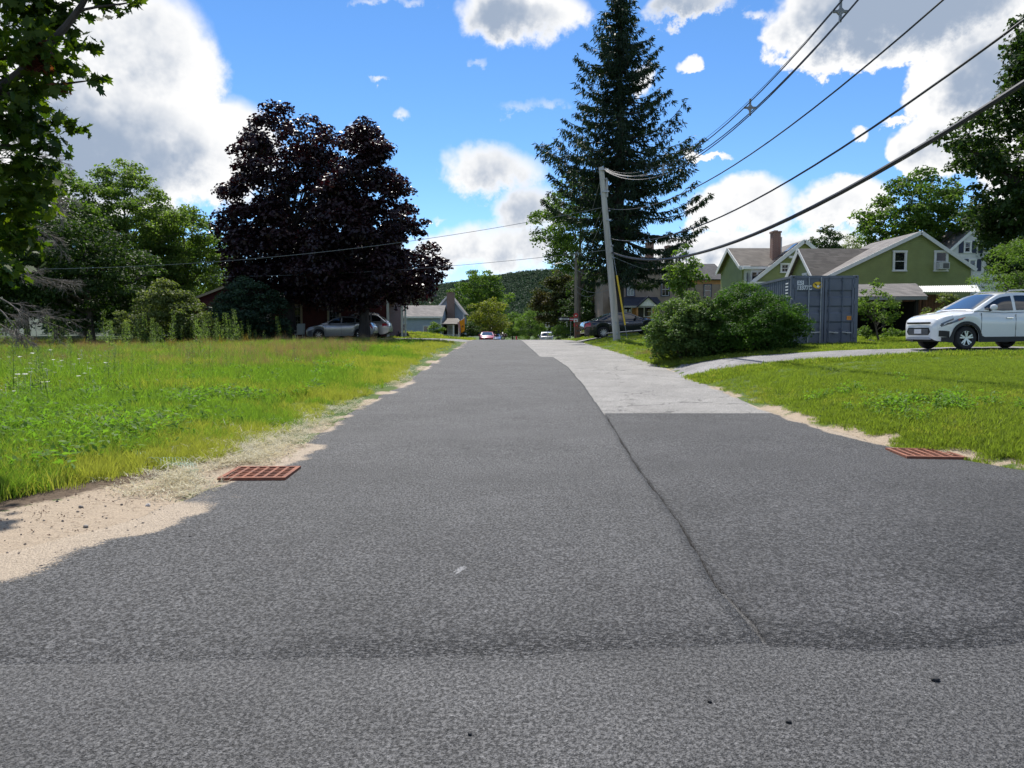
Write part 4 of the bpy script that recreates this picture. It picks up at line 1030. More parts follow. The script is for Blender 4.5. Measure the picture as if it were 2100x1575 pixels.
for k in range(N_ + 1):
    t = k / N_; w = .025 * (1 if k % 2 else 0); p, q = a.lerp(b, t), d.lerp(c, t)
    top += [(p.x, p.y, p.z + w), (q.x, q.y, q.z + w), (p.x, p.y, p.z + w - .012), (q.x, q.y, q.z + w - .012)]
mb.add(top, [f for k in range(N_) for f in ((4 * k, 4 * k + 4, 4 * k + 5, 4 * k + 1), (4 * k + 2, 4 * k + 3, 4 * k + 7, 4 * k + 6), (4 * k, 4 * k + 2, 4 * k + 6, 4 * k + 4))])
mb.build('corrugated_roof', METAL_W, h)
for k in range(16):
    x = a.x + .15 + (b.x - a.x - .3) * (k + .5) / 16; MB().box((x, 1.3, a.z / 2), ((b.x - a.x) / 16 - .03, .04, a.z - .02)).build('plank', WOODB, h)
for x in (a.x + .1, b.x - .3): MB().box((x, -.85, a.z / 2 - .1), (.10, .10, a.z - .05)).build('post', WOODB, h)

# --- taupe house with the porch
h = empty('taupe_house', (14.0, 80, g(14, 80)), 0, 'taupe stuccoed house with dark navy porch roof behind the spruce', 'house')
a, b = rel(1236, 690, 80, h), rel(1384, 690, 80, h); ev = rel(1300, 552, 80, h).z; rd = rel(1300, 524, 84, h).z
MB().box(((a.x + b.x) / 2, 4, ev / 2 - .3), (b.x - a.x, 8, ev + .6)).build('wall', TAUPE, h)
x0, x1 = a.x - .4, b.x + .4
slab(h, [(x0, -.4, ev - .05), (x1, -.4, ev - .05), (x1 - 3.4, 4, rd), (x0 + 3.4, 4, rd)], .14, ROOF_DK); slab(h, [(x1, 8.4, ev - .05), (x0, 8.4, ev - .05), (x0 + 3.4, 4, rd), (x1 - 3.4, 4, rd)], .14, ROOF_DK)
slab(h, [(x0, 8.4, ev - .05), (x0, -.4, ev - .05), (x0 + 3.4, 4, rd)], .14, ROOF_DK); slab(h, [(x1, -.4, ev - .05), (x1, 8.4, ev - .05), (x1 - 3.4, 4, rd)], .14, ROOF_DK)
for px in (1293, 1364):
    p = rel(px, 608, 80, h); window(h, p.x, p.z, .92, 1.5, wallm(0, -.01, 0), trim=NAVY, sashm=TRIM, mull=1, cross=1)
c0 = rel(1388, 512, 84, h); chimney(h, c0.x - 1.0, 3.4, ev - .2, c0.z + .2, .75, .75)
c0 = rel(1332, 500, 84, h); chimney(h, c0.x, 4.0, rd - .8, c0.z, .8, .8)
a2, b2 = rel(1426, 690, 83, h), rel(1488, 690, 83, h); ev2 = rel(1450, 572, 83, h).z; rd2 = rel(1450, 541, 86.5, h).z
MB().box(((b.x + b2.x) / 2, 6.5, ev2 / 2 - .3), (b2.x - b.x + .04, 7, ev2 + .6)).build('wing_wall', TAUPE, h)
slab(h, [(b.x + .2, 2.6, ev2 - .05), (b2.x + .3, 2.6, ev2 - .05), (b2.x - .4, 6.5, rd2), (b.x + .2, 6.5, rd2)], .14, ROOF_DK, 'wing_roof')
slab(h, [(b2.x + .3, 10.4, ev2 - .05), (b.x + .2, 10.4, ev2 - .05), (b.x + .2, 6.5, rd2), (b2.x - .4, 6.5, rd2)], .14, ROOF_DK, 'wing_roof'); slab(h, [(b2.x + .3, 2.6, ev2 - .05), (b2.x + .3, 10.4, ev2 - .05), (b2.x - .4, 6.5, rd2)], .14, ROOF_DK, 'wing_roof')
plank(h, (b.x, 2.98, ev2 - .35), (b2.x, 2.98, ev2 - .35), .05, .42, WOODO, 'frieze_board')
p = rel(1451, 592, 83, h); window(h, p.x, p.z - .9, .85, 1.4, wallm(0, 3.0, 0), trim=NAVY, sashm=TRIM)
a, b = rel(1262, 690, 77, h), rel(1352, 690, 77, h); pe = rel(1300, 627, 77, h).z; pt = rel(1300, 609, 79.8, h).z; dk = rel(1300, 664, 77, h).z
slab(h, [(a.x - .3, -3.3, pe), (b.x + .3, -3.3, pe), (b.x + .3, -.02, pt), (a.x - .3, -.02, pt)], .12, ROOF_NAVY, 'porch_roof')
plank(h, (a.x - .3, -3.33, pe - .10), (b.x + .3, -3.33, pe - .10), .05, .18, M('grey_fascia', (.3, .3, .29), .7), 'fascia')
MB().box(((a.x + b.x) / 2, -1.6, dk - .1), (b.x - a.x, 3.2, .2)).build('porch_floor', WOODO, h)
MB().box(((a.x + b.x) / 2, -.06, (dk + pe) / 2 - .05), (b.x - a.x, .06, pe - dk)).build('porch_wall', WOODO, h)
gx_ = rel(1327, 690, 77, h).x
MB().prism([(gx_ - .95, pe - .03), (gx_ + .95, pe - .03), (gx_, pe + .78)], 'y', -3.42, -3.36).build('porch_gable', TRIM, h)
slab(h, [(gx_ - 1.15, -3.6, pe - .12), (gx_, -3.6, pe + .92), (gx_, -1.2, pe + .92), (gx_ - 1.15, -1.2, pe - .12)], .1, ROOF_NAVY, 'porch_roof'); slab(h, [(gx_ + 1.15, -3.6, pe - .12), (gx_ + 1.15, -1.2, pe - .12), (gx_, -1.2, pe + .92), (gx_, -3.6, pe + .92)], .1, ROOF_NAVY, 'porch_roof')
for px in (1266, 1306, 1348): x = rel(px, 660, 77, h).x; MB().box((x, -3.15, (dk + pe) / 2), (.16, .16, pe - dk)).build('porch_post', WOODO, h)
xa_, xb_ = rel(1268, 660, 77, h).x, rel(1304, 660, 77, h).x
MB().box(((xa_ + xb_) / 2, -3.15, dk + .82), (xb_ - xa_, .09, .08)).build('handrail', WOODO, h)
for k in range(11): MB().box((xa_ + (xb_ - xa_) * (k + .5) / 11, -3.15, dk + .42), (.075, .05, .72)).build('baluster', WOODO, h)
for px in (1287, 1329): p = rel(px, 655, 79.8, h); window(h, p.x, dk + .7, .9, 1.2, wallm(0, -.10, 0), trim=TRIM)
MB().box((gx_, -.12, dk + 1.0), (.9, .06, 2.0)).build('door', M('dark_door', (.03, .03, .035), .5), h)

# --- dark red house behind the purple maples
h = empty('red_house', (-13, 57, g(-13, 57)), 0, 'dark red house with cream window trim behind the purple maples', 'house')
a, b = rel(590, 690, 57, h), rel(796, 690, 57, h); ev = rel(700, 556, 57, h).z; rd = rel(700, 482, 61, h).z
MB().prism([(0, -.4), (8, -.4), (8, ev), (4, rd - .1), (0, ev)], 'x', a.x, b.x).build('wall', RED_SID, h)
siding(h, [(a.x, .3), (b.x, .3), (b.x, ev), (a.x, ev)], .12, RED_SID, wallm(0, -.002, 0)); siding(h, [(0, .3), (8, .3), (8, ev), (4, rd), (0, ev)], .12, RED_SID, wallm(b.x + .002, 0, PI / 2))
slab(h, [(a.x - .3, -.4, ev - .1), (b.x + .3, -.4, ev - .1), (b.x + .3, 4, rd + .05), (a.x - .3, 4, rd + .05)], .12, ROOF_GREY); slab(h, [(a.x - .3, 4, rd + .05), (b.x + .3, 4, rd + .05), (b.x + .3, 8.4, ev - .1), (a.x - .3, 8.4, ev - .1)], .12, ROOF_GREY)
for px in (607, 686): p = rel(px, 672, 57, h); window(h, p.x, p.z, 1.0, 1.72, wallm(0, -.03, 0), trim=CREAM, tw=.13, sashm=M('grey_sash', (.25, .25, .24), .5), mull=2, cross=3)
for px in (640, 730): p = rel(px, 600, 57, h); window(h, p.x, p.z, .95, 1.4, wallm(0, -.03, 0), trim=CREAM, tw=.12)
c0 = rel(650, 463, 61, h); chimney(h, c0.x, 4, rd - .5, c0.z, .75, .75)
plank(h, (b.x, -.04, 0), (b.x, -.04, ev), .16, .16, TRIM, 'corner_board', (1, 0, 0)); plank(h, (a.x, -.04, 0), (a.x, -.04, ev), .16, .16, CREAM, 'corner_board', (1, 0, 0))
for yy in (0.2, 2.0): MB().box((b.x + 1.0, yy, 1.4), (.14, .14, 2.8)).build('porch_post', TRIM, h)
slab(h, [(b.x, -.2, 3.1), (b.x + 1.3, -.2, 2.8), (b.x + 1.3, 4, 2.8), (b.x, 4, 3.1)], .1, ROOF_GREY, 'porch_roof')
# its low wing on the left
a, b2 = rel(396, 690, 56, h), rel(592, 690, 57, h); le, ap = rel(396, 613, 56, h).z, rel(480, 583, 56, h).z; xa_ = rel(480, 600, 56, h).x
MB().prism([(a.x, -.4), (b2.x, -.4), (b2.x, ap - 1.0), (xa_, ap), (a.x, le)], 'y', -1.0, 5).build('wing_wall', RED_SID, h)
siding(h, [(a.x, .3), (b2.x, .3), (b2.x, ap - 1.0), (xa_, ap), (a.x, le)], .12, RED_SID, wallm(0, -1.002, 0), 'wing_siding')
slab(h, [(a.x - .3, -1.3, le - .12), (xa_, -1.3, ap + .1), (xa_, 5.3, ap + .1), (a.x - .3, 5.3, le - .12)], .1, ROOF_GREY, 'wing_roof'); slab(h, [(b2.x, -1.3, ap - .92), (b2.x, 5.3, ap - .92), (xa_, 5.3, ap + .1), (xa_, -1.3, ap + .1)], .1, ROOF_GREY, 'wing_roof')
plank(h, (a.x - .3, -1.33, le - .2), (xa_, -1.33, ap + .02), .04, .16, CREAM, 'rake_board')
MB().box(((a.x + b2.x) / 2, -1.03, .12), (b2.x - a.x + .04, .08, .5)).build('foundation', CONC, h)
p = rel(543, 592, 56, h); window(h, p.x, 1.3, .9, 1.3, wallm(0, -1.03, 0), trim=CREAM)

# --- pale blue house over the crest
h = empty('pale_blue_house', (-10, 90, g(-10, 90)), 0, 'pale blue clapboard house with brick chimney and flags beyond the maples', 'house')
a, b = rel(800, 690, 90, h), rel(905, 690, 90, h); ev = rel(850, 649, 90, h).z; rd = rel(850, 628, 94, h).z
MB().prism([(0, -1), (8, -1), (8, ev), (4, rd), (0, ev)], 'x', a.x, b.x).build('wall', BLUE_SID, h)
siding(h, [(a.x, -.6), (b.x, -.6), (b.x, ev), (a.x, ev)], .14, BLUE_SID, wallm(0, -.002, 0))
slab(h, [(a.x - .2, -.3, ev), (b.x + .2, -.3, ev), (b.x + .2, 4, rd + .1), (a.x - .2, 4, rd + .1)], .1, ROOF_GREY); slab(h, [(a.x - .2, 4, rd + .1), (b.x + .2, 4, rd + .1), (b.x + .2, 8.3, ev), (a.x - .2, 8.3, ev)], .1, ROOF_GREY)
plank(h, (a.x - .1, -.32, ev - .1), (b.x + .2, -.32, ev - .1), .05, .2, TRIM, 'fascia'); plank(h, (b.x, -.04, -.6), (b.x, -.04, ev), .16, .16, TRIM, 'corner_board', (1, 0, 0))
for px, hh in ((827, 1.0), (874, 1.25)): p = rel(px, 690 if px > 850 else 681, 90, h); window(h, p.x, p.z, .72, hh, wallm(0, -.03, 0), tw=.08)
# main block behind with the end chimney
a3, b3 = rel(890, 690, 97, h), rel(950, 690, 97, h); e3 = rel(900, 640, 97, h).z; r3 = rel(900, 604, 97, h).z; xm = rel(921, 600, 97, h).x
gable(h, a3.x, e3, xm, r3, b3.x, e3, 7, 15, BLUE_SID, ROOF_GREY, base=-.6, step=.14)
c0 = rel(924, 602, 96.4, h); chimney(h, c0.x, 6.6, -.6, c0.z, .95, .6, bricks('old_brick', (.15, .075, .06), (.20, .11, .09)))
a4, b4 = rel(906, 690, 89, h), rel(944, 690, 89, h); pe = rel(920, 664, 89, h).z; pt = rel(920, 652, 92, h).z
slab(h, [(a4.x, -1.2, pe), (b4.x + .3, -1.2, pe), (b4.x - .6, 4, pt), (a4.x, 4, pt)], .1, ROOF_BRN, 'porch_roof')
for px in (930, 941): x = rel(px, 690, 89, h).x; MB().box((x, -1.0, (pe - .6) / 2), (.13, .13, pe + .6)).build('porch_post', TRIM, h)
for k in range(14): MB().box((a4.x + .2 + k * .145, -1.0, -.05), (.05, .05, .62)).build('baluster', TRIM, h)
MB().box(((a4.x + b4.x) / 2 - .2, 3.0, pe / 2 - .3), (b4.x - a4.x, .06, pe + .6)).build('porch_wall', DARKW, h)
p = rel(922, 688, 91, h); window(h, p.x, .15, .9, 1.2, wallm(0, 2.95, 0), glass=M('bright_pane', (.45, .5, .5), .2))
# ------------------------------------------------------------------ vehicles
TYRE = M('tyre_rubber', (.018, .018, .019), .8)
ALLOY = M('alloy_rim', (.55, .56, .58), .28, metal=.9)
BLACKP = M('black_plastic', (.014, .014, .015), .55)
CARGLASS = M('car_glass', (.010, .012, .015), .03, spec=.9, coat=.5)
WSCREEN = M('windscreen_glass', (.035, .045, .05), .03, spec=1.0, coat=1.0)
LAMP_W = M('headlamp_glass', (.55, .57, .60), .08, coat=1.)
LAMP_D = M('headlamp_housing', (.10, .105, .11), .10, coat=1.)
LAMP_R = M('tail_lamp_red', (.42, .012, .012), .12, coat=1.)
LAMP_O = M('marker_lamp_orange', (.60, .12, .03), .15, coat=1.)
CHROME = M('chrome', (.75, .75, .76), .08, metal=1.)
PLATE = M('number_plate', (.72, .72, .74), .4)
SILVERP = M('silver_plastic', (.42, .43, .45), .35)
def paint(name, col, metal=0., rough=.3): return M(name, col, rough, metal=metal, coat=1., var=.03, vscale=2)

def wheel(root, x, y, rad, w, side, spokes=5, double=True, rim=ALLOY, rimr=.66, rot=0.):
    """tyre as the part, rim as its sub-part; side -1/+1 is the outer face along local y"""
    n = 28; prof = [(rad * .62, -w / 2), (rad * .86, -w / 2 - .01), (rad * .965, -w / 2 + .03), (rad, -w / 2 + .06), (rad, w / 2 - .06), (rad * .965, w / 2 - .03), (rad * .86, w / 2 + .01), (rad * .62, w / 2)]
    m4 = Matrix.Translation((x, y, rad)) @ Matrix.Rotation(PI / 2, 4, 'X')
    t = MB(); t.lathe(prof, n, cap=False); t.xf(m4)
    ty = t.build('wheel', TYRE, root, smooth=True)
    r = MB(); ro = rad * rimr; yo = side * (w / 2 - .012)
    def P3(a, rr, yy): return (x + math.cos(a) * rr, y + yy, rad + math.sin(a) * rr)
    for k in range(n):
        a, b = 2 * PI * k / n, 2 * PI * (k + 1) / n
        r.add([P3(a, ro, yo), P3(b, ro, yo), P3(b, ro * .90, yo), P3(a, ro * .90, yo), P3(a, ro * .88, yo - side * .10), P3(b, ro * .88, yo - side * .10)], [(0, 1, 2, 3), (3, 2, 5, 4)])
    for k in range(spokes):
        a = rot + 2 * PI * k / spokes
        for dlt in ((-.20, .20) if double else (0,)):
            wv = .040 if double else .05
            p0 = Vector(P3(a + dlt * .6, ro * .16, yo - side * .01)); p1 = Vector(P3(a + dlt, ro * .92, yo - side * .006))
            r.bar(p0, p1, wv * rad / .33, .03, (0, 1, 0))
    r.tube([P3(0, 0, yo - side * .05), P3(0, 0, yo + side * .004)], [ro * .2, ro * .17], 12)
    r.build('rim', rim, ty)
    b = MB(); b.tube([(x, y + yo - side * .14, rad), (x, y + yo - side * .06, rad)], [ro * .9, ro * .9], 20); b.build('brake_disc', BLACKP, ty)

def car(name, s, loc, rz, label, pitch=0., group=None):
    """s: dict of shape. Local x runs from tail (-) to nose (+), z from the ground up"""
    root = empty(name, loc, rz, label, s.get('cat', 'car'), group); root.rotation_euler = (0, pitch, rz)
    L, Wd, H, wb, fo, wr = s['L'], s['W'], s['H'], s['wb'], s['fo'], s['wr']
    PT = s['paint']; fx = L / 2 - fo; rx = fx - wb; arch = wr + s.get('gap', .055)
    T = np.array(s['top'], float)          # (distance from nose, height) of bonnet, waist line and boot
    Wp = np.array(s.get('plan', [(0, .70), (.05, .80), (.15, .89), (.4, .965), (.9, 1.), (L - .9, 1.), (L - .35, .97), (L - .1, .90), (L, .80)]), float)
    Bt = np.array(s.get('bot', [(0, .30), (.25, .20), (L - .3, .22), (L, .36)]), float)
    def sx(x): return L / 2 - x
    def hw(x): return np.interp(sx(x), Wp[:, 0], Wp[:, 1]) * Wd / 2
    def zt(x): return np.interp(sx(x), T[:, 0], T[:, 1])
    def zb(x):
        z = np.interp(sx(x), Bt[:, 0], Bt[:, 1])
        for c in (fx, rx):
            d = abs(x - c)
            if d < arch: z = max(z, wr + math.sqrt(max(0, arch * arch - d * d)))
        return z
    xs = sorted(set([round(v, 4) for v in list(np.linspace(-L / 2, L / 2, 46)) + [c + arch * k for c in (fx, rx) for k in (-1, -.97, -.9, -.78, -.6, -.4, -.2, 0, .2, .4, .6, .78, .9, .97, 1)] + [L / 2 - v for v in (.02, .05, .09, .15)] + [-L / 2 + v for v in (.02, .05, .1, .16)]]))
    def section(x):
        w, t, b = hw(x), zt(x), zb(x); b = min(b, t - .06); h = t - b
        cr = s.get('crease', .62)
        return [(w * .955, b), (w * .985, b + h * .22), (w * .992, b + h * (cr - .14)), (w, b + h * cr), (w * .985, b + h * .82), (w * .93, t - .035), (w * .80, t), (0, t + s.get('crown', .025))]
    mb = MB(); k = 15
    for x in xs:
        half = section(x)
        mb.v += [(x, -y, z) for y, z in half] + [(x, y, z) for y, z in reversed(half[:-1])]
    for i in range(len(xs) - 1):
        for j in range(k - 1):
            a = i * k + j; mb.f.append((a, a + 1, a + k + 1, a + k))
    mb.f.append(tuple(range(k))); mb.f.append(tuple((len(xs) - 1) * k + j for j in range(k)))
    body = mb.build('body', PT, root, smooth=True)
    # cabin
    xa, xb, xc, xd = [L / 2 - v for v in s['cab']]        # windscreen foot, roof front, roof rear, rear screen foot
    rin = s.get('rin', .80)
    RZ = np.array([(s['cab'][0], zt(xa)), (s['cab'][1], H - .05), ((s['cab'][1] * 2 + s['cab'][2]) / 3, H), ((s['cab'][1] + 2 * s['cab'][2]) / 3, H - .012), (s['cab'][2], H - s.get('rdrop', .07)), (s['cab'][3], zt(xd) + .005)], float)
    def rz_(x):
        v = np.interp(sx(x), RZ[:, 0], RZ[:, 1]); return v
    cxs = list(np.linspace(xa, xd, 40))
    raw = [rz_(x) for x in cxs]; ker = np.array([1, 2, 3, 2, 1.]) / 9
    sm = np.convolve(np.pad(raw, 2, mode='edge'), ker, 'valid'); sm[0], sm[-1] = raw[0], raw[-1]
    def top(x): return float(np.interp(-x, [-v for v in cxs], sm))
    def csec(x):
        b = zt(x) - .02; t = max(top(x), b + .02); w0 = hw(x) * .945; f = min(1, (t - b) / (H - b) if H > b else 1)
        w1 = w0 * (1 - (1 - rin) * f)
        return b, t, w0, w1
    def rooft(x, y):
        b, t, w0, w1 = csec(x); u = min(1, abs(y) / (w1 + 1e-6)); return t + .035 * (1 - u * u) - .03 * u ** 6
    mb = MB(); kk = 11
    for x in cxs:
        b, t, w0, w1 = csec(x)
        half = [(w0, b), (w0 * .5 + w1 * .5 + .01, (b + t) / 2), (w1, t - .045), (w1 * .95, t - .005), (w1 * .6, t + .022), (0, t + .035)]
        mb.v += [(x, -y, z) for y, z in half] + [(x, y, z) for y, z in reversed(half[:-1])]
    for i in range(len(cxs) - 1):
        for j in range(kk - 1):
            a = i * kk + j; mb.f.append((a, a + 1, a + kk + 1, a + kk))
    mb.build('cabin', PT, root, smooth=True)
    def screen(x0, x1, nm, mt, inset=.10):
        g_ = MB(); nx, ny = 8, 11
        for i in range(nx):
            x = x0 + (x1 - x0) * i / (nx - 1); b, t, w0, w1 = csec(x)
            for j in range(ny):
                y = (w1 - inset) * (2 * j / (ny - 1) - 1); g_.v.append((x, y, rooft(x, y) + .014))
        for i in range(nx - 1):
            for j in range(ny - 1):
                a = i * ny + j; g_.f.append((a, a + 1, a + ny + 1, a + ny))
        return g_.build(nm, mt, root, smooth=True)
    screen(xa - .06, xb + .04, 'windscreen', WSCREEN); screen(xc - .03, xd + .05, 'rear_window', CARGLASS)
    def sidewin(side, x0, x1, nm='side_window', v0=.06, v1=.86):
        g_ = MB(); nx = 9
        for i in range(nx):
            x = x0 + (x1 - x0) * i / (nx - 1); b, t, w0, w1 = csec(x); zl, zu = b + .055, t - .085
            if zu < zl: zu = zl + .002
            for v in (0, .5, 1):
                z = zl + (zu - zl) * v; f = (z - b) / max(.02, (t - .045 - b)); y = w0 + (w1 - w0) * f + .02 * math.sin(min(1, f) * PI) * .6 + .010
                g_.v.append((x, side * y, z))
        for i in range(nx - 1):
            for j in range(2):
                a = i * 3 + j; g_.f.append((a, a + 1, a + 4, a + 3))
        return g_.build(nm, CARGLASS, root, smooth=True)
    for sd in (-1, 1):
        for (v0, v1) in s['wins']: sidewin(sd, L / 2 - v0, L / 2 - v1)
        # door seams, handle, mirror
        for v in s.get('doors', []):
            x = L / 2 - v; w = hw(x); b, t = zb(x), zt(x)
            d = MB()
            for q in range(6):
                f0, f1 = .12 + .80 * q / 6, .12 + .80 * (q + 1) / 6; z0_, z1_ = b + (t - b) * f0, b + (t - b) * f1
                d.box((x, sd * w * (.994 if .3 < f0 < .7 else .985), (z0_ + z1_) / 2), (.010, .012, z1_ - z0_))
            d.build('door_seam', BLACKP, root)
        for v in s.get('handles', []):
            x = L / 2 - v; MB().box((x, sd * (hw(x) + .012), zt(x) - .17), (.20, .035, .035)).build('door_handle', s.get('handle_mat', PT), root, bevel=.006)
        xm = xa - s.get('mir', .42); mzz = zt(xm) + .10
        bmx = MB(); bmx.lathe([(.02, -.085), (.085, -.06), (.105, 0), (.085, .06), (.03, .085)], 10)
        bmx.xf(Matrix.Translation((xm, sd * (hw(xm) + .10), mzz)) @ Matrix.Diagonal((.75, 1.2, .95, 1)))
        mi = bmx.build('mirror', PT, root, smooth=True); MB().bar((xm, sd * hw(xm) * .92, mzz - .08), (xm, sd * (hw(xm) + .06), mzz - .03), .05, .06).build('mirror_stalk', BLACKP, mi)
    # underside and wheel housings
    MB().box((0, 0, .40), (L * .90, Wd * .62, .34)).build('underbody', BLACKP, root)
    for c in (fx, rx):
        MB().box((c, 0, wr + arch * .45), (arch * 1.75, Wd * .86, arch * .9)).build('wheel_housing', BLACKP, root)
        for sd in (-1, 1): wheel(root, c, sd * (Wd / 2 - .115 - s.get('win', 0)), wr, .21, sd, s.get('spokes', 5), s.get('dbl', True), s.get('rim', ALLOY), s.get('rimr', .66), .3)
    if s.get('clad'):
        for sd in (-1, 1):
            c = MB(); n0 = 0
            for x in xs:
                if abs(x) > L / 2 - .12: continue
                w = hw(x) * .99 + .020; b = zb(x); t = s['clad']
                for cc in (fx, rx):
                    d = abs(x - cc); ra = arch + .075
                    if d < ra: t = max(t, wr + math.sqrt(ra * ra - d * d))
                c.v += [(x, sd * (w - .03), b - .004), (x, sd * w, b - .004), (x, sd * w, max(t, b + .02)), (x, sd * (w - .035), max(t, b + .02) + .012)]; n0 += 1
            for i in range(n0 - 1):
                for j in range(3):
                    a = i * 4 + j; c.f.append((a, a + 1, a + 5, a + 4))
            c.build('cladding', BLACKP, root)
    def patch(x0, x1, f0, f1, sd, nm, mt, off=.012, nx=6):
        """panel following the body side: x range (from nose), height fractions"""
        g_ = MB()
        for i in range(nx):
            x = L / 2 - (x0 + (x1 - x0) * i / (nx - 1)); w, t, b = hw(x), zt(x), np.interp(sx(x), Bt[:, 0], Bt[:, 1])
            fa = f0[0] + (f0[1] - f0[0]) * i / (nx - 1); fb = f1[0] + (f1[1] - f1[0]) * i / (nx - 1)
            for f in (fa, (fa + fb) / 2, fb):
                z = b + (t - b) * f; prof = section_y(f, w); g_.v.append((x, sd * (prof + off), z))
        for i in range(nx - 1):
            for j in range(2):
                a = i * 3 + j; g_.f.append((a, a + 1, a + 4, a + 3))
        return g_.build(nm, mt, root, smooth=True)
    def section_y(f, w):
        return w * np.interp(f, [0, .22, .48, .62, .82, .95, 1.], [.955, .985, .992, 1., .985, .93, .82])
    s['_patch'] = patch
    for d in s.get('patches', []):
        for sd in (-1, 1): patch(*d[:4], sd, d[4], d[5], *(d[6:]))
    for d in s.get('boxes', []):
        MB().box((L / 2 - d[0][0], d[0][1], d[0][2]), d[1], d[4] if len(d) > 4 else None).build(d[2], d[3], root, bevel=.008)
    for d in s.get('polys', []):       # flat outline on the nose: points (y, z), at distance x from the nose, thickness
        MB().prism(d[0], 'x', L / 2 - d[1], L / 2 - d[1] + d[2]).build(d[3], d[4], root)
    if s.get('rails'):
        for sd in (-1, 1):
            b, t, w0, w1 = csec((xb + xc) / 2)
            MB().tube([(xb - .25, sd * w1 * .92, top(xb - .25) - .0), (xb - .40, sd * w1 * .93, H + .05), ((xb + xc) / 2, sd * w1 * .93, H + .065), (xc + .25, sd * w1 * .92, H + .04), (xc + .10, sd * w1 * .92, top(xc + .1))], .02, 6).build('roof_rail', s['rails'], root, smooth=True)
    return root

def sit(x, y, rz, wb, dz=.03):
    """ground height and pitch for a car standing at (x, y)"""
    c, sn = math.cos(rz) * wb / 2, math.sin(rz) * wb / 2
    zf, zr = g(x + c, y + sn) + dz, g(x - c, y - sn) + dz
    return (x, y, (zf + zr) / 2), -math.atan2(zf - zr, wb)

WHITE_P = paint('white_car_paint', (.78, .79, .80)); BLACK_P = paint('black_car_paint', (.010, .012, .018), rough=.2)
SILVER_P = paint('silver_car_paint', (.36, .37, .38), .75, .32); RED_P = paint('red_car_paint', (.42, .02, .025)); GREY_P = paint('grey_van_paint', (.40, .41, .42), .6, .35)
SIL2_P = paint('bright_silver_paint', (.50, .51, .52), .6, .32)
suv = dict(L=4.26, W=1.78, H=1.63, wb=2.555, fo=.86, wr=.335, paint=WHITE_P, clad=.36, rails=SILVERP, rin=.80, gap=.06, crease=.66, handle_mat=CHROME,
    top=[(0, .70), (.03, .80), (.10, .90), (.30, .985), (.8, 1.075), (1.25, 1.12), (2.0, 1.07), (3.3, 1.11), (3.9, 1.14), (4.15, 1.08), (4.26, .80)],
    plan=[(0, .62), (.03, .73), (.09, .83), (.2, .91), (.45, .975), (.9, 1.), (3.4, 1.), (3.9, .965), (4.15, .88), (4.26, .75)],
    bot=[(0, .34), (.06, .27), (.4, .22), (3.9, .24), (4.26, .40)],
    cab=(1.08, 1.95, 3.55, 4.16), rdrop=.10, wins=((1.42, 2.30), (2.40, 3.22), (3.30, 3.70)), doors=(1.30, 2.36, 3.26), handles=(2.16, 3.06), mir=.50, spokes=5,
    patches=[(.14, .74, (.60, .76), (.76, .94), 'headlight', LAMP_D), (.20, .56, (.67, .79), (.71, .83), 'headlight_lamp', LAMP_W, .018), (.60, .80, (.74, .82), (.93, .955), 'marker_lamp', LAMP_O, .016), (.12, .42, (.66, .69), (.70, .72), 'headlight_bezel', BLACKP, .018),
             (.10, .36, (.20, .18), (.46, .40), 'fog_lamp_recess', BLACKP), (3.95, 4.16, (.62, .62), (.90, .90), 'tail_light', LAMP_R)],
    polys=[([(-.52, .745), (.52, .745), (.54, .80), (-.54, .80)], 0, .012, 'upper_grille', BLACKP), ([(-.50, .768), (.50, .768), (.50, .778), (-.50, .778)], -.012, .008, 'chrome_strip', CHROME),
           ([(-.44, .43), (.44, .43), (.52, .52), (.46, .64), (-.46, .64), (-.52, .52)], 0, .014, 'lower_grille', BLACKP),
           ([(-.155, .47), (.155, .47), (.155, .60), (-.155, .60)], -.016, .012, 'number_plate', PLATE), ([(-.55, .30), (.55, .30), (.48, .37), (-.48, .37)], .02, .03, 'skid_plate', SILVERP),
           ([(-.09, .772), (-.03, .758), (.03, .758), (.09, .772), (.03, .788), (-.03, .788)], -.014, .010, 'emblem', CHROME)] +
          [([(-.44, .455 + .032 * k), (.44, .455 + .032 * k), (.44, .462 + .032 * k), (-.44, .462 + .032 * k)], -.013, .006, 'grille_slat', SILVERP) for k in range(5)])
a = PI + R(7); lc, pt = sit(13.97, 22.92, a, 2.555, .03)
car('white_suv', suv, lc, a, 'white compact SUV parked on the driveway at the right', pt)
sedan = dict(L=4.95, W=1.84, H=1.46, wb=2.82, fo=.99, wr=.335, paint=BLACK_P, rin=.76, rim=ALLOY, rimr=.72, spokes=10, dbl=False, handle_mat=CHROME,
    top=[(0, .58), (.04, .70), (.15, .78), (.6, .87), (1.3, .96), (2.0, .97), (3.4, 1.0), (4.0, 1.05), (4.7, 1.06), (4.88, 1.0), (4.95, .75)],
    cab=(1.25, 2.15, 3.30, 4.42), rdrop=.06, wins=((1.75, 2.55), (2.65, 3.45), (3.52, 4.02)), doors=(1.55, 2.60, 3.60), handles=(2.35, 3.42), mir=.55,
    patches=[(.08, .55, (.55, .66), (.78, .92), 'headlight', LAMP_W), (4.55, 4.93, (.66, .62), (.90, .88), 'tail_light', LAMP_R)],
    boxes=[((2.6, .93, .27), (2.2, .03, .05), 'sill_trim', CHROME), ((2.6, -.93, .27), (2.2, .03, .05), 'sill_trim', CHROME), ((4.94, 0, .72), (.02, .42, .13), 'number_plate', PLATE)])
a = R(6); lc, pt = sit(6.75, 47.6, a, 2.82, .03)
car('black_sedan', sedan, lc, a, 'black sedan parked behind the leaning utility pole', pt)
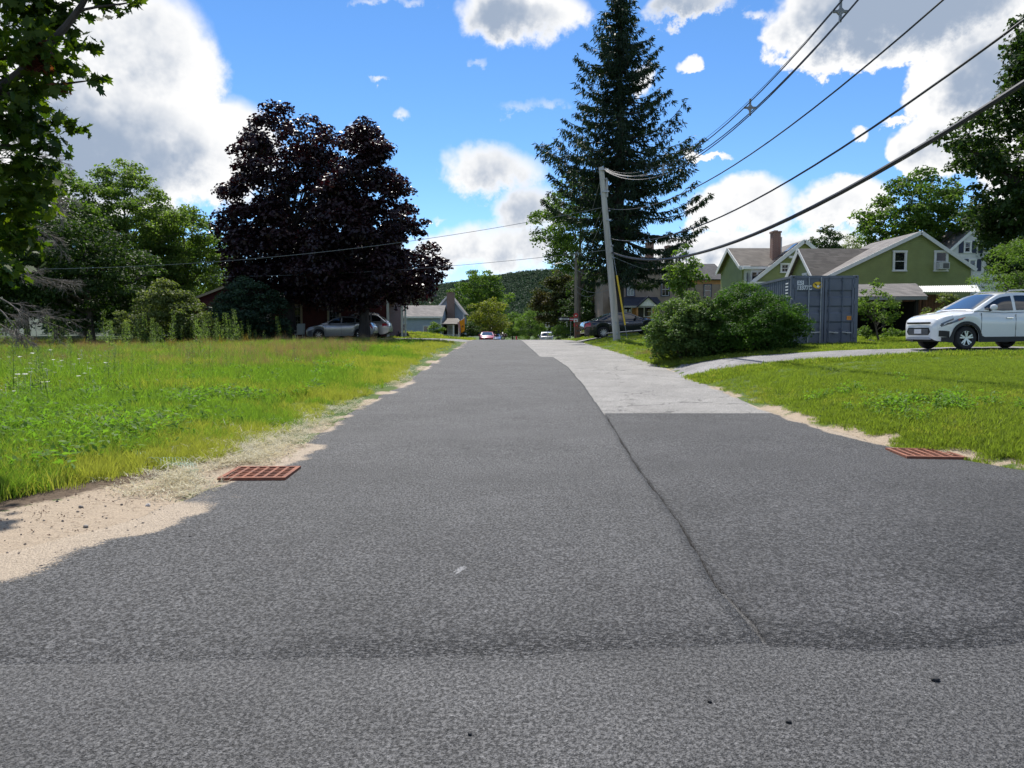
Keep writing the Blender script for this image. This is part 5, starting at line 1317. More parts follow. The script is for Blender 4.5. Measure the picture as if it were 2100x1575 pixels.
hatch = dict(L=4.36, W=1.80, H=1.47, wb=2.65, fo=.88, wr=.32, paint=SILVER_P, rin=.78, spokes=7, dbl=False, rimr=.7,
    top=[(0, .60), (.04, .72), (.15, .80), (.6, .92), (1.1, 1.0), (2.0, .99), (3.2, 1.03), (3.9, 1.06), (4.2, 1.02), (4.36, .78)],
    cab=(.98, 2.0, 3.30, 4.20), rdrop=.09, wins=((1.45, 2.30), (2.40, 3.20), (3.28, 3.72)), doors=(1.35, 2.35, 3.30), handles=(2.15, 3.12), mir=.55,
    patches=[(.08, .60, (.55, .68), (.78, .94), 'headlight', LAMP_W), (3.95, 4.33, (.66, .60), (.95, .90), 'tail_light', LAMP_R)], boxes=[((4.37, 0, .66), (.02, .5, .14), 'number_plate', PLATE)])
lc, pt = sit(-11.0, 50.4, PI, 2.65, .03)
car('silver_hatchback', hatch, lc, PI - R(2), 'silver hatchback behind the trunk of the shorter purple maple', pt)
xs_ = dict(suv); xs_.update(L=4.75, W=1.9, H=1.68, wb=2.74, wr=.36, paint=SIL2_P, clad=None, handle_mat=SIL2_P, cab=(1.15, 2.05, 4.0, 4.62), wins=((1.55, 2.5), (2.6, 3.5), (3.6, 4.2)), doors=(1.4, 2.55), handles=(2.3, 3.3),
    top=[(0, .70), (.03, .84), (.10, .94), (.30, 1.02), (.8, 1.1), (1.25, 1.14), (2.0, 1.10), (3.6, 1.12), (4.5, 1.12), (4.7, 1.0), (4.75, .75)], plan=[(0, .62), (.05, .8), (.2, .92), (.45, .975), (.9, 1.), (3.9, 1.), (4.4, .965), (4.65, .9), (4.75, .8)], bot=[(0, .34), (.06, .27), (.4, .24), (4.4, .26), (4.75, .42)],
    polys=[], patches=[(.14, .74, (.60, .76), (.76, .94), 'headlight', LAMP_W), (4.3, 4.70, (.62, .60), (.84, .86), 'tail_light', LAMP_R)], boxes=[])
lc, pt = sit(-10.75, 53.9, PI, 2.74, .03)
car('silver_suv', xs_, lc, PI, 'silver SUV parked between the hatchback and the red house', pt)
w2 = dict(xs_); w2.update(paint=WHITE_P, handle_mat=WHITE_P, H=1.72)
lc, pt = sit(-12.6, 69.5, PI, 2.74, .02); car('white_car', w2, lc, PI, 'white car whose tail shows past the corner of the red house', pt)
r2 = dict(hatch); r2.update(paint=RED_P, H=1.5, rim=ALLOY); r2['polys'] = [([(-.5, .50), (.5, .50), (.55, .64), (-.55, .64)], 0, .012, 'grille', BLACKP)]
a = -PI / 2; lc, pt = sit(-3.05, 96, a, 2.65, .03); car('red_car', r2, lc, a, 'red car facing the camera beyond the crest of the road', pt)
b2_ = dict(hatch); b2_.update(paint=paint('blue_car_paint', (.05, .12, .32)), H=1.45)
lc, pt = sit(-2.45, 111, a, 2.65, .03); car('blue_car', b2_, lc, a, 'blue car just behind the red car', pt)
v2 = dict(xs_); v2.update(paint=GREY_P, handle_mat=GREY_P, H=1.70, W=1.95, boxes=[((4.76, 0, .80), (.02, .5, .16), 'number_plate', PLATE)])
a = PI / 2; lc, pt = sit(4.95, 113, a, 2.74, .03); car('grey_minivan', v2, lc, a, 'grey minivan seen from behind at the right of the far road', pt)
# ------------------------------------------------------------------ poles, wires, container, signs, drains
POLEW = M('weathered_pole_wood', (.50, .475, .43), .9, var=.3, vscale=3, bump=.6, bscale=30, stretch=(1, 1, .08))
POLEB = M('brown_pole_wood', (.20, .17, .14), .9, var=.35, vscale=3, bump=.6, bscale=30, stretch=(1, 1, .08))
CABLE = M('black_cable', (.016, .018, .026), .55); WIREM = M('grey_wire', (.20, .21, .22), .5)
STEEL = M('galvanised_steel', (.42, .43, .44), .45, metal=.7, var=.15, vscale=6)
YEL = M('yellow_plastic', (.75, .50, .03), .5); INSUL = M('insulator_grey', (.25, .26, .28), .4)
# leaning pole
b_ = on(1265, 42); top = at(1233, 343, 41.6)
pole = empty('utility_pole', b_, 0, 'pale weathered utility pole leaning left beside the black sedan', 'pole')
T_ = top - Vector(b_)
MB().tube([(0, 0, -.6), T_ * .02, T_ * .3, T_ * .6, T_], [.20, .20, .185, .165, .135], 14).build('shaft', POLEW, pole, smooth=True)
def up_pole(t): return T_ * t
for t, w in ((.985, .5), (.86, .36), (.70, .3)): MB().bar(up_pole(t) + Vector((-w / 2 + .1, -.18, 0)), up_pole(t) + Vector((w / 2 + .1, -.18, 0)), .07, .07).build('bracket', STEEL, pole)
for t in (.98, .93, .75, .55, .48): MB().tube([up_pole(t) + Vector((.13, -.1, 0)), up_pole(t) + Vector((.22, -.18, .02))], [.035, .05], 8).build('insulator', INSUL, pole)
MB().box(up_pole(.88) + Vector((.2, -.05, 0)), (.10, .12, .9)).build('riser_box', M('grey_box', (.4, .4, .4), .6), pole)
for t in (.04, .10): MB().box(up_pole(t) + Vector((0, -.205, .02)), (.10, .02, .16)).build('pole_tag', STEEL, pole)
# second pole further on
b2 = on(1180, 76); far_top = at(1179, 518, 76); H2 = far_top.z - b2[2]
pole2 = empty('utility_pole', b2, 0, 'slim brown utility pole with curved lamp arm beyond the sedan', 'pole')
MB().tube([(0, 0, -.5), (0, 0, H2 * .5), (0, 0, H2)], [.15, .135, .11], 12).build('shaft', POLEB, pole2, smooth=True)
MB().tube([(0, -.1, H2 * .80), (-.6, -.2, H2 * .87), (-1.5, -.3, H2 * .885), (-2.0, -.3, H2 * .87)], .035, 7).build('lamp_arm', STEEL, pole2, smooth=True)
MB().box((-2.15, -.3, H2 * .862), (.5, .2, .12)).build('street_lamp_head', STEEL, pole2, bevel=.03)
SIGN_R = M('sign_red', (.50, .02, .03), .4); SIGN_W = M('sign_white', (.75, .75, .75), .4); SIGN_K = M('sign_black', (.012, .012, .014), .4)
for k, (zz, mm) in enumerate(((2.55, SIGN_R), (2.05, SIGN_W), (1.62, SIGN_R))):
    s_ = MB(); s_.tube([(0, -.215, zz), (0, -.235, zz)], [.24, .24], 8) if k == 0 else s_.box((0, -.225, zz), (.40, .02, .34)); s_ = s_.build('sign_plate', mm, pole2)
    MB().box((0, -.240, zz), (.16, .006, .10)).build('sign_mark', SIGN_W if mm is SIGN_R else SIGN_R, s_)
for zz in (H2 * .97, H2 * .93, H2 * .88): MB().tube([(-.18, -.1, zz), (-.35, -.12, zz)], [.04, .05], 7).build('insulator', INSUL, pole2)

# wires: parabola through three points given on the photograph and along the span
P1 = Vector(b_) + T_
def zat(px, py, x0, m):
    """where the view ray through a pixel crosses the vertical plane of the span"""
    d = at(px, py, 1.0) - Vector((0, 0, CAMH))
    Y = (x0 + 42 * m) / (d.x + m); return Y, CAMH + d.z * Y
def wire_pts(Y0, z0, pix, Yend=-6, off=0., n=40, dz=0.):
    tt = (z0 - b_[2]) / T_.z; x0 = b_[0] + T_.x * tt + .14; m = (9.13 - x0) / 48
    pts = [(Y0, z0)] + [zat(*p, x0, m) for p in pix]
    c = np.polyfit([p[0] for p in pts], [p[1] for p in pts], 2 if len(pts) > 2 else 1)
    Ys = np.linspace(Y0, Yend, n)
    return [Vector((x0 + (42 - Y) * m + off, Y, float(np.polyval(c, Y)) + dz)) for Y in Ys]
def wire(name, pts, r, mat, label, group=None, cat='wire', n=6):
    o = empty(name, pts[0], 0, label, cat, group); p0 = Vector(pts[0])
    mb = MB().tube([Vector(p) - p0 for p in pts], r, n); me = mb.build('strand', mat, o, smooth=True)
    return o
# spaced bundle at the top
zt_ = P1.z - .1
bun = empty('spacer_cable', (0, 0, 0), 0, 'bundle of four thin wires held by spacers, highest of the overhead lines', 'wires')
base = wire_pts(41.6, zt_, [(1400, 330), (1565, 192), (1742, 4)], -6)
for ox, oz, r in ((0, .22, .007), (-.16, .0, .016), (.16, .0, .016), (0, -.20, .016)):
    MB().tube([p + Vector((ox * min(1, 3.2 * k / 40 + .3), 0, oz * min(1, 3.2 * k / 40 + .3))) for k, p in enumerate(base)], r, 5).build('strand', CABLE, bun, smooth=True)
for Y in (22.0, 16.8, 30.5):
    i = min(range(len(base)), key=lambda q: abs(base[q].y - Y)); p = base[i]
    m_ = MB(); m_.bar(p + Vector((-.17, 0, 0)), p + Vector((.17, 0, 0)), .05, .05); m_.bar(p + Vector((0, 0, -.22)), p + Vector((0, 0, .24)), .05, .05, (1, 0, 0)); m_.box(p, (.14, .06, .14), (0, R(45), 0))
    m_.build('spacer', INSUL, bun)
wire('overhead_wire', wire_pts(42, at(1237, 427, 42).z, [(1440, 378), (1700, 195), (1936, 0)]), .018, CABLE, 'black overhead wire just below the spaced bundle', 'overhead wires')
wire('overhead_wire', wire_pts(42, at(1240, 489, 42).z, [(1440, 462), (1700, 318), (2098, 44)]), .022, CABLE, 'black overhead cable second from the bottom', 'overhead wires')
wire('thick_cable', wire_pts(42, at(1244, 517, 42).z, [(1340, 533), (1500, 498), (1700, 408), (2098, 172)]), .048, CABLE, 'thickest black cable, lowest of the overhead lines', 'overhead wires')
def sag(a, b, s, n=24): return [Vector(a).lerp(Vector(b), t) + Vector((0, 0, -4 * s * t * (1 - t))) for t in np.linspace(0, 1, n)]
pw = lambda t: Vector(b_) + T_ * t
wire('service_wire', sag(pw(.775), at(60, 552, 40), .75), .012, WIREM, 'grey service wire from the leaning pole across the purple maples to the left', 'service wires')
wire('service_wire', sag(pw(.53), at(430, 567, 50), .35), .012, WIREM, 'thin grey wire crossing the lower purple maple leaves', 'service wires')
f2 = Vector(b2)
for k, (t, zz, s, r) in enumerate(((.96, H2 * .98, .35, .012), (.80, H2 * .96, .5, .012), (.74, H2 * .93, .6, .014))):
    wire('line_wire', sag(pw(t), f2 + Vector((.1, -.1, zz)), s), r, WIREM, ('highest', 'middle', 'lowest')[k] + ' of the three wires joining the leaning pole to the far pole', 'wires between the two poles')
for k, (zz, e, s) in enumerate(((H2 * .80, (5.2, -3.5, H2 * .62), .35), (H2 * .62, (3.4, -1.5, H2 * .60), .55), (H2 * .56, (3.0, -1.0, H2 * .70), 1.0))):
    wire('drop_wire', sag(f2 + Vector((.12, -.15, zz)), f2 + Vector(e), s), .02, WIREM, ('upper', 'middle', 'lowest')[k] + ' pale drop wire looping from the far utility pole', 'drop wires')
wire('house_wire', sag(pw(.5), at(1420, 560, 74), .5), .012, WIREM, 'wire from the leaning pole to the taupe house', 'service wires')
# guy wire with its yellow guard
ga = pw(.62) + Vector((.12, -.1, 0)); gb = at(1288, 702, 41.6)
guy = empty('guy_wire', gb, 0, 'guy wire with yellow guard right of the leaning pole', 'guy wire')
MB().tube([ga - gb, Vector((0, 0, -.1))], .012, 6).build('strand', STEEL, guy)
d = (ga - gb); MB().tube([d * .16, d * .62], .045, 8).build('guard', YEL, guy, smooth=True)

# ---- shipping container
CONT = M('container_paint', (.105, .124, .162), .5, var=.14, vscale=1.4, bump=.15, bscale=25)
DECAL_W = M('white_lettering', (.72, .74, .76), .5); DECAL_Y = M('yellow_decal', (.72, .46, .02), .5)
DECAL_O = M('orange_label', (.72, .26, .01), .5); BLK = M('black_print', (.015, .013, .012), .5)
cl = Vector((10.38, 29.0, 0)); ang = R(-3)
ct = empty('shipping_container', (10.38, 29.0, g(11.4, 29.5) - .02), ang, 'blue-grey steel shipping container with white lettering behind the bush', 'container')
CW, CH, CLn = 2.44, 2.59, 6.06
for x in (.06, CW - .06):
    for y in (.06, CLn - .06): MB().box((x, y, CH / 2), (.13, .13, CH - .02)).build('corner_post', CONT, ct)
for x in (.085, CW - .085):
    for y in (.085, CLn - .085):
        for z in (.06, CH - .06):
            c_ = MB().box((x, y, z), (.178, .178, .125)).build('corner_casting', CONT, ct, bevel=.012)
            if y < 1: MB().lathe([(.035, -.004), (.035, .004)], 12).xf(Matrix.Translation((x, -.006, z)) @ Matrix.Rotation(PI / 2, 4, 'X')).build('casting_hole', BLK, c_)
for x in (.05, CW - .05):
    MB().box((x, CLn / 2, CH - .05), (.09, CLn - .3, .09)).build('top_rail', CONT, ct); MB().box((x, CLn / 2, .08), (.09, CLn - .3, .15)).build('bottom_rail', CONT, ct)
def corrug(length, amp, pitch):
    o_ = []; x = 0.
    while x < length:
        for f, dpt in ((0, 0), (.28, 0), (.5, amp), (.78, amp)): o_.append((min(length, x + f * pitch), dpt))
        x += pitch
    return o_ + [(length, 0)]
for side in (0, 1):
    pr = corrug(CLn - .3, .036, .28); m_ = MB()
    for (yy, dpt) in pr:
        x = (.03 + dpt) if side == 0 else CW - .03 - dpt
        m_.v += [(x, .15 + yy, .15), (x, .15 + yy, CH - .09)]
    m_.f = [(2 * i, 2 * i + 2, 2 * i + 3, 2 * i + 1) for i in range(len(pr) - 1)]
    m_.build('side_panel', CONT, ct)
m_ = MB(); pr = corrug(CLn - .2, .02, .34)
for (yy, dpt) in pr: m_.v += [(.09, .1 + yy, CH - .02 - dpt), (CW - .09, .1 + yy, CH - .02 - dpt)]
m_.f = [(2 * i, 2 * i + 1, 2 * i + 3, 2 * i + 2) for i in range(len(pr) - 1)]; m_.build('roof_panel', CONT, ct)
MB().box((CW / 2, CLn - .04, CH / 2), (CW - .2, .06, CH - .2)).build('end_wall', CONT, ct)
MB().box((CW / 2, .05, CH - .06), (CW - .36, .10, .11)).build('header', CONT, ct); MB().box((CW / 2, .05, .07), (CW - .36, .10, .13)).build('sill', CONT, ct)
for side in (0, 1):
    x0, x1 = (.13, CW / 2 - .006) if side == 0 else (CW / 2 + .006, CW - .13)
    m_ = MB(); zs = [(.14, 0), (.50, 0), (.56, .035), (.84, .035), (.90, 0), (1.18, 0), (1.24, .035), (1.42, .035), (1.48, 0), (1.76, 0), (1.82, .035), (2.00, .035), (2.06, 0), (CH - .12, 0)]
    for z, dpt in zs: m_.v += [(x0, .02 + dpt, z), (x1, .02 + dpt, z)]
    m_.f = [(2 * i, 2 * i + 1, 2 * i + 3, 2 * i + 2) for i in range(len(zs) - 1)]
    door = m_.build('door', CONT, ct)
    for f in (.045, .955): MB().box((x0 + (x1 - x0) * f, .018, CH / 2), (.075, .05, CH - .26)).build('door_frame', CONT, door)
    for f in ((.47, .88) if side == 0 else (.16, .60)):
        x = x0 + (x1 - x0) * f
        MB().tube([(x, -.035, .10), (x, -.035, CH - .07)], .017, 8).build('lock_rod', STEEL if side == 0 else CONT, door, smooth=True)
        for z in (.16, .62, 1.3, 1.95, CH - .18): MB().box((x, -.015, z), (.085, .05, .05)).build('rod_bracket', CONT, door)
        sg = 1 if side else -1
        MB().bar((x, -.05, .50), (x + sg * .34, -.05, .47), .02, .035).build('lock_handle', STEEL, door); MB().box((x + sg * .20, -.03, .48), (.06, .05, .11)).build('handle_catch', CONT, door)
    for z in (.35, .95, 1.6, 2.2): MB().box(((x0 - .01) if side == 0 else (x1 + .01), -.012, z), (.10, .05, .14)).build('hinge', CONT, door)
def text(parent, body, loc, size, mat, name='lettering', rot=(PI / 2, 0, 0), sx=1.):
    cu = bpy.data.curves.new(name, 'FONT'); cu.body = body; cu.size = size; cu.extrude = .0015; cu.offset = .006 * size / .2
    o_ = bpy.data.objects.new(name + '_source', cu); COL.objects.link(o_)
    dg = bpy.context.evaluated_depsgraph_get(); me = bpy.data.meshes.new_from_object(o_.evaluated_get(dg)); bpy.data.objects.remove(o_)
    me.materials.clear(); q = link(name, me, mat, parent, loc); q.rotation_euler = rot; q.scale = (sx, 1, 1); return q
text(ct, 'ESI', (.21, .012, 2.25), .215, DECAL_W); text(ct, '13377C', (.21, .012, 2.07), .215, DECAL_W, sx=.80)
ell = lambda cx, cz, a, b, n=28, p=0: [(cx + a * math.cos(2 * PI * k / n + p), cz + b * math.sin(2 * PI * k / n + p)) for k in range(n)]
ex, ez = .98, 2.235
d0 = MB().prism(ell(ex, ez, .205, .135), 'y', .006, .014).build('emblem', BLK, ct)
MB().prism(ell(ex, ez, .195, .125), 'y', .002, .0058).build('emblem_field', DECAL_Y, d0)
for q in (-1, 1): MB().prism([(ex, ez - .02), (ex + q * .05, ez + .02), (ex + q * .13, ez + .075), (ex + q * .14, ez + .045), (ex + q * .08, ez - .015), (ex + q * .02, ez - .05)], 'y', -.002, .0015).build('emblem_wing', BLK, d0)
MB().prism(ell(ex, ez - .045, .05, .042, 14), 'y', -.006, -.0025).build('emblem_body', DECAL_W, d0)
lab = MB().box((2.16, .012, 1.02), (.20, .012, .14)).build('orange_label', DECAL_O, ct)
for k in range(3): MB().box((2.16, .004, 1.05 - .03 * k), (.13, .003, .010)).build('label_print', M('label_ink', (.45, .13, .01), .5), lab)
for k in range(5): MB().box((.022, .62 + .0 * k, 2.33 - .12 * k), (.006, .34, .05)).build('side_marking', DECAL_W, ct)

# ---- storm drains
RUST = M('rusted_iron', (.30, .105, .055), .85, var=.45, vscale=9, bump=.5, bscale=80, col2=(.17, .065, .040))
PIT = M('drain_pit', (.02, .018, .016), .95)
def drain(x, y, rz, label, w=.64, l=.64, dz=.012):
    o = empty('storm_drain', (x, y, g(x, y) + dz), rz, label, 'drain', 'cast iron storm drains')
    f = MB(); e = .045
    for a_, b_, c_, d_ in ((0, -l / 2, w, e), (0, l / 2, w, e), (-w / 2, 0, e, l - e), (w / 2, 0, e, l - e)): f.box((a_, b_, .004), (c_ + (e if d_ == e else 0), d_, .03))
    f.build('frame', RUST, o)
    MB().box((0, 0, -.06), (w - .02, l - .02, .04)).build('pit', PIT, o)
    n = 6
    for k in range(1, n): MB().box((-w / 2 + w * k / n, 0, .0), (.032, l - e, .030)).build('grate_bar', RUST, o)
    for k in range(1, 7): MB().box((0, -l / 2 + l * k / 7, -.002), (w - e, .022, .028)).build('cross_bar', RUST, o)
    return o
q = at(535, 975, 8.15); drain(q.x, 8.15, R(2), 'rusty square drain grate in the asphalt at the left road edge', dz=.024)
q = at(1893, 936, 9.45); drain(q.x + .02, 9.45, R(-6), 'rusty square drain grate in the asphalt at the right road edge', dz=.022)

# ---- signs, hydrant, fence and other small things
def post_sign(name, px, Y, h, label, build):
    p = on(px, Y); o = empty(name, p, 0, label, 'sign')
    MB().box((0, 0, h / 2), (.06, .05, h)).build('post', STEEL, o); build(o, h); return o
def oneway(o, h):
    s_ = MB().box((-.28, -.04, h - .22), (1.15, .012, .42)).build('sign_plate', SIGN_K, o)
    MB().prism([(-.80, h - .22), (-.56, h - .08), (-.56, h - .15), (.24, h - .15), (.24, h - .29), (-.56, h - .29), (-.56, h - .36)], 'y', -.052, -.048).build('arrow', SIGN_W, s_)
    text(s_, 'ONE WAY', (-.52, -.056, h - .265), .135, SIGN_K)
post_sign('one_way_sign', 1162, 78, 2.55, 'black one way sign with white arrow pointing left', oneway)
def redsign(o, h):
    s_ = MB().box((.05, -.04, h - .2), (.62, .012, .36)).build('sign_plate', SIGN_R, o); MB().box((.05, -.050, h - .2), (.44, .004, .09)).build('sign_mark', SIGN_W, s_)
post_sign('red_sign', 1170, 79.5, 2.55, 'small red sign beside the one way sign', redsign)
def whitesign(o, h):
    s_ = MB().box((0, -.04, h - .35), (.52, .012, .66)).build('sign_plate', SIGN_W, o)
    for zz, hh in ((.18, .10), (.36, .16), (.56, .08)): MB().box((0, -.05, h - zz), (.34, .004, hh)).build('sign_mark', M('sign_ink', (.15, .15, .15), .5), s_)
post_sign('white_sign', 1122.5, 104, 2.9, 'white regulatory sign above the grey minivan', whitesign)
p = on(1059, 116); hy = empty('fire_hydrant', (p[0], p[1], p[2] + .5), 0, 'red fire hydrant on the right verge beyond the crest', 'hydrant')
MB().lathe([(.16, 0), (.16, .05), (.11, .06), (.11, .5), (.14, .52), (.12, .62), (.05, .70), (.03, .74)], 12).build('barrel', SIGN_R, hy, smooth=True)
for q in (-1, 1): MB().tube([(0, 0, .42), (q * .19, 0, .42)], [.055, .055], 8).build('nozzle', SIGN_W, hy)
# brown board fence by the sedan
fe = empty('board_fence', on(1180, 55), 0, 'low brown board fence behind the black sedan', 'fence')
f0 = Vector(fe.location)
for k in range(8):
    x = k * .95; MB().box((x, 0, .62), (.11, .10, 1.25)).build('post', WOODB, fe)
for zz in (1.12, .78, .44):
    for k in range(4): MB().box((.95 * 2 * k + .95, -.065, zz), (1.88, .03, .20)).build('board', WOODB, fe)
# white plastic chair by the red house
CH_ = M('pale_green_plastic', (.42, .47, .43), .5)
p = on(616, 51.5); chr_ = empty('garden_chair', p, 0, 'pale plastic garden chair left of the silver hatchback', 'chair')
MB().box((0, 0, .42), (.56, .52, .05)).build('seat', CH_, chr_, bevel=.01); MB().box((0, .26, .78), (.54, .05, .70), (R(-12), 0, 0)).build('backrest', CH_, chr_, bevel=.02)
for a_ in (-.24, .24):
    for b_2 in (-.22, .22): MB().box((a_, b_2, .20), (.05, .05, .42)).build('leg', CH_, chr_)
    MB().box((a_ * 1.12, 0, .64), (.06, .5, .04)).build('armrest', CH_, chr_)
# overturned wheelbarrow on the lawn
p = on(828, 62); wbw = empty('wheelbarrow', (p[0], p[1], p[2]), R(10), 'overturned wheelbarrow on the lawn before the pale blue house', 'wheelbarrow')
MB().add([(-.55, -.35, 0), (.55, -.35, 0), (.55, .35, 0), (-.55, .35, 0), (-.3, -.22, .36), (.32, -.22, .42), (.32, .22, .42), (-.3, .22, .36)], [(0, 1, 5, 4), (1, 2, 6, 5), (2, 3, 7, 6), (3, 0, 4, 7), (4, 5, 6, 7)]).build('tray', M('barrow_dark', (.03, .03, .03), .5), wbw)
for q in (-.24, .24): MB().tube([(-.3, q, .40), (.9, q, .30), (1.25, q, .12)], .02, 6).build('handle', WOODO, wbw)
MB().lathe([(.06, -.05), (.17, -.05), (.20, 0), (.17, .05), (.06, .05)], 14).xf(Matrix.Translation((-.55, 0, .42)) @ Matrix.Rotation(PI / 2, 4, 'X')).build('wheel', TYRE, wbw)
# flags on the pale blue house
fp = at(936, 664, 88.5)
def flag(name, px, py, label, col, stripes=False):
    a_ = at(px, py, 88.5); o = empty(name, fp, 0, label, 'flag'); q = a_ - fp
    MB().tube([(0, 0, 0), q], .02, 6).build('staff', SIGN_W, o)
    nx, ny = 10, 12; m_ = MB(); hgt, wid = 1.35, .75
    for j in range(ny):
        for i in range(nx):
            u, v_ = i / (nx - 1), j / (ny - 1)
            m_.v.append((q.x * (1 - .62 * u) + .25 * v_ * u + .05 * math.sin(5 * u), q.y + .08 * math.sin(6 * u + 2 * v_), q.z * (1 - .62 * u) - hgt * v_ - .04 * math.sin(4 * u)))
    m_.f = [(j * nx + i, j * nx + i + 1, (j + 1) * nx + i + 1, (j + 1) * nx + i) for j in range(ny - 1) for i in range(nx - 1)]
    fl = m_.build('cloth', col, o, smooth=True)
    if stripes:
        s_ = MB()
        for k in range(0, 10, 2):
            for j in range(ny - 1):
                b0 = [m_.v[j * nx + k], m_.v[j * nx + min(nx - 1, k + 1)], m_.v[(j + 1) * nx + min(nx - 1, k + 1)], m_.v[(j + 1) * nx + k]]
                s_.add([(x, y - .012, z) for x, y, z in b0], [(0, 1, 2, 3)])
        s_.build('stripes', SIGN_R, fl)
    else:
        c_ = m_.v[(ny // 2) * nx + nx // 2]; MB().lathe([(.11, -.004), (.11, .004)], 12).xf(Matrix.Translation((c_[0], c_[1] - .03, c_[2])) @ Matrix.Rotation(PI / 2, 4, 'X')).build('emblem', M('flag_print', (.25, .07, .02), .7), fl)
    return o
flag('orange_flag', 953, 651, 'orange flag hanging from the pale blue house', M('orange_cloth', (.85, .30, .01), .8))
flag('striped_flag', 944, 658, 'red and white striped flag beside the orange one', M('white_cloth', (.65, .65, .66), .8), True)
# slim mast behind the taupe house
p = on(1405, 100); ma = empty('antenna_mast', p, 0, 'slim antenna mast above the roofs right of the spruce', 'mast'); zt2 = at(1405, 489, 100).z - p[2]
MB().tube([(0, 0, 0), (0, 0, zt2 * .8), (0, 0, zt2)], [.10, .07, .03], 8).build('shaft', STEEL, ma)
for k in range(5): MB().box((0, 0, zt2 * (.72 + .06 * k)), (.55 - .06 * k, .03, .03)).build('cross_arm', STEEL, ma)
# rock at the garden bed, loose stones on the road and in the sand
ROCK = M('field_stone', (.34, .31, .28), .9, var=.4, vscale=5, bump=.5, bscale=25); ASPH = M('asphalt_crumb', (.02, .02, .022), .8)
def stone(x, y, s_, label, mat, group, flat=.6, dz=0.):
    bm = bmesh.new(); bmesh.ops.create_icosphere(bm, subdivisions=2, radius=1.)
    rr = random.Random(int(x * 1000 + y * 77))
    k1 = Vector((rr.uniform(-1, 1), rr.uniform(-1, 1), rr.uniform(-1, 1)))
    for v_ in bm.verts: v_.co *= 1 + .22 * math.sin(3 * v_.co.dot(k1) + 1) + rr.uniform(-.08, .08)
    me = bpy.data.meshes.new('stone'); bm.to_mesh(me); bm.free()
    o = link('stone', me, mat); o.location = (x, y, g(x, y) + s_ * flat * .60 + dz); o.scale = (s_ * 1.2, s_, s_ * flat); o.rotation_euler = (0, 0, rr.uniform(0, 6)); tag(o, label, 'stone', group)
q = on(1786, 31.2); stone(q[0], q[1], .16, 'pale stone at the edge of the garden bed beside the container', ROCK, 'loose stones', .45)
for px, py, s_, lb, mt in ((166, 1052, .018, 'dark stone in the sand near the soil edge', ROCK), (303, 1040, .022, 'pale stone on the sand below the grass', M('pale_stone', (.5, .46, .42), .85, var=.2)), (176, 1083, .016, 'small brown stone in the middle of the sand', ROCK),
                         (391, 1104, .012, 'black crumb on the asphalt right of the sand', ASPH), (1918, 1395, .014, 'largest black crumb on the near asphalt at the right', ASPH), (1455, 1439, .010, 'black crumb on the near asphalt right of centre', ASPH), (1617, 1481, .009, 'black crumb near the bottom edge right of centre', ASPH), (1442, 1170, .008, 'black crumb by the asphalt seam', ASPH), (963, 1506, .008, 'black crumb at the bottom centre', ASPH)):
    d = at(px, py, 1.) - Vector((0, 0, CAMH)); k = -CAMH / d.z; stone(d.x * k, k, s_, lb, mt, 'loose stones', .7, .010 if py < 1110 and px > 380 else .0)
# hosta plants in the bed
for k, px in enumerate((1768, 1822, 1848, 1880)):
    p = on(px, 32.6 + .2 * k); o = empty('bed_plant', p, 0, ('leftmost broad-leaved plant in the bed, against the container', 'broad-leaved plant right of the slender young tree', 'broad-leaved plant in the bed before the open shed', 'rightmost broad-leaved plant in the bed, nearest the white car')[k], 'plant', 'plants in the garden bed')
    c_, rc_ = sample_env([(.05, .28), (.25, .35), (.5, .12)], 14, .16); pos, nr = clump_leaves(c_, rc_, 320); V, F = leaf_quads(pos, nr, .12, .4); link('foliage', np_mesh('foliage', V, F), LEAF['light' if k % 2 else 'grey'], o)

# ---- pale green erosion netting left on the grass
NET = M('netting_plastic', (.42, .55, .42), .5)
np_ = np.array([(-7.6, 10.1), (-6.2, 9.75), (-5.2, 9.4), (-4.5, 8.95), (-3.9, 8.45), (-3.35, 8.15)])
tt_ = np.linspace(0, 1, 60); cx_ = np.interp(tt_, np.linspace(0, 1, 6), np_[:, 0]); cy_ = np.interp(tt_, np.linspace(0, 1, 6), np_[:, 1])
net = empty('erosion_netting', (0, 0, 0), 0, 'strip of pale green erosion netting lying on the grass near the left drain', 'netting')
def netp(k, q): return (cx_[k] + .06 * q, cy_[k] - .12 * q, g(cx_[k], cy_[k]) + .10 * (1 - tt_[k]) + .05 + .03 * math.sin(k * .9 + q * 2))
m_ = MB()
for q in range(6): m_.tube([netp(k, q - 2.5) for k in range(60)], .0028, 4, cap=False)
for k in range(0, 60): m_.tube([netp(k, q - 2.5) for q in range(6)], .0022, 3, cap=False)
m_.build('mesh_strands', NET, net, fix=False)
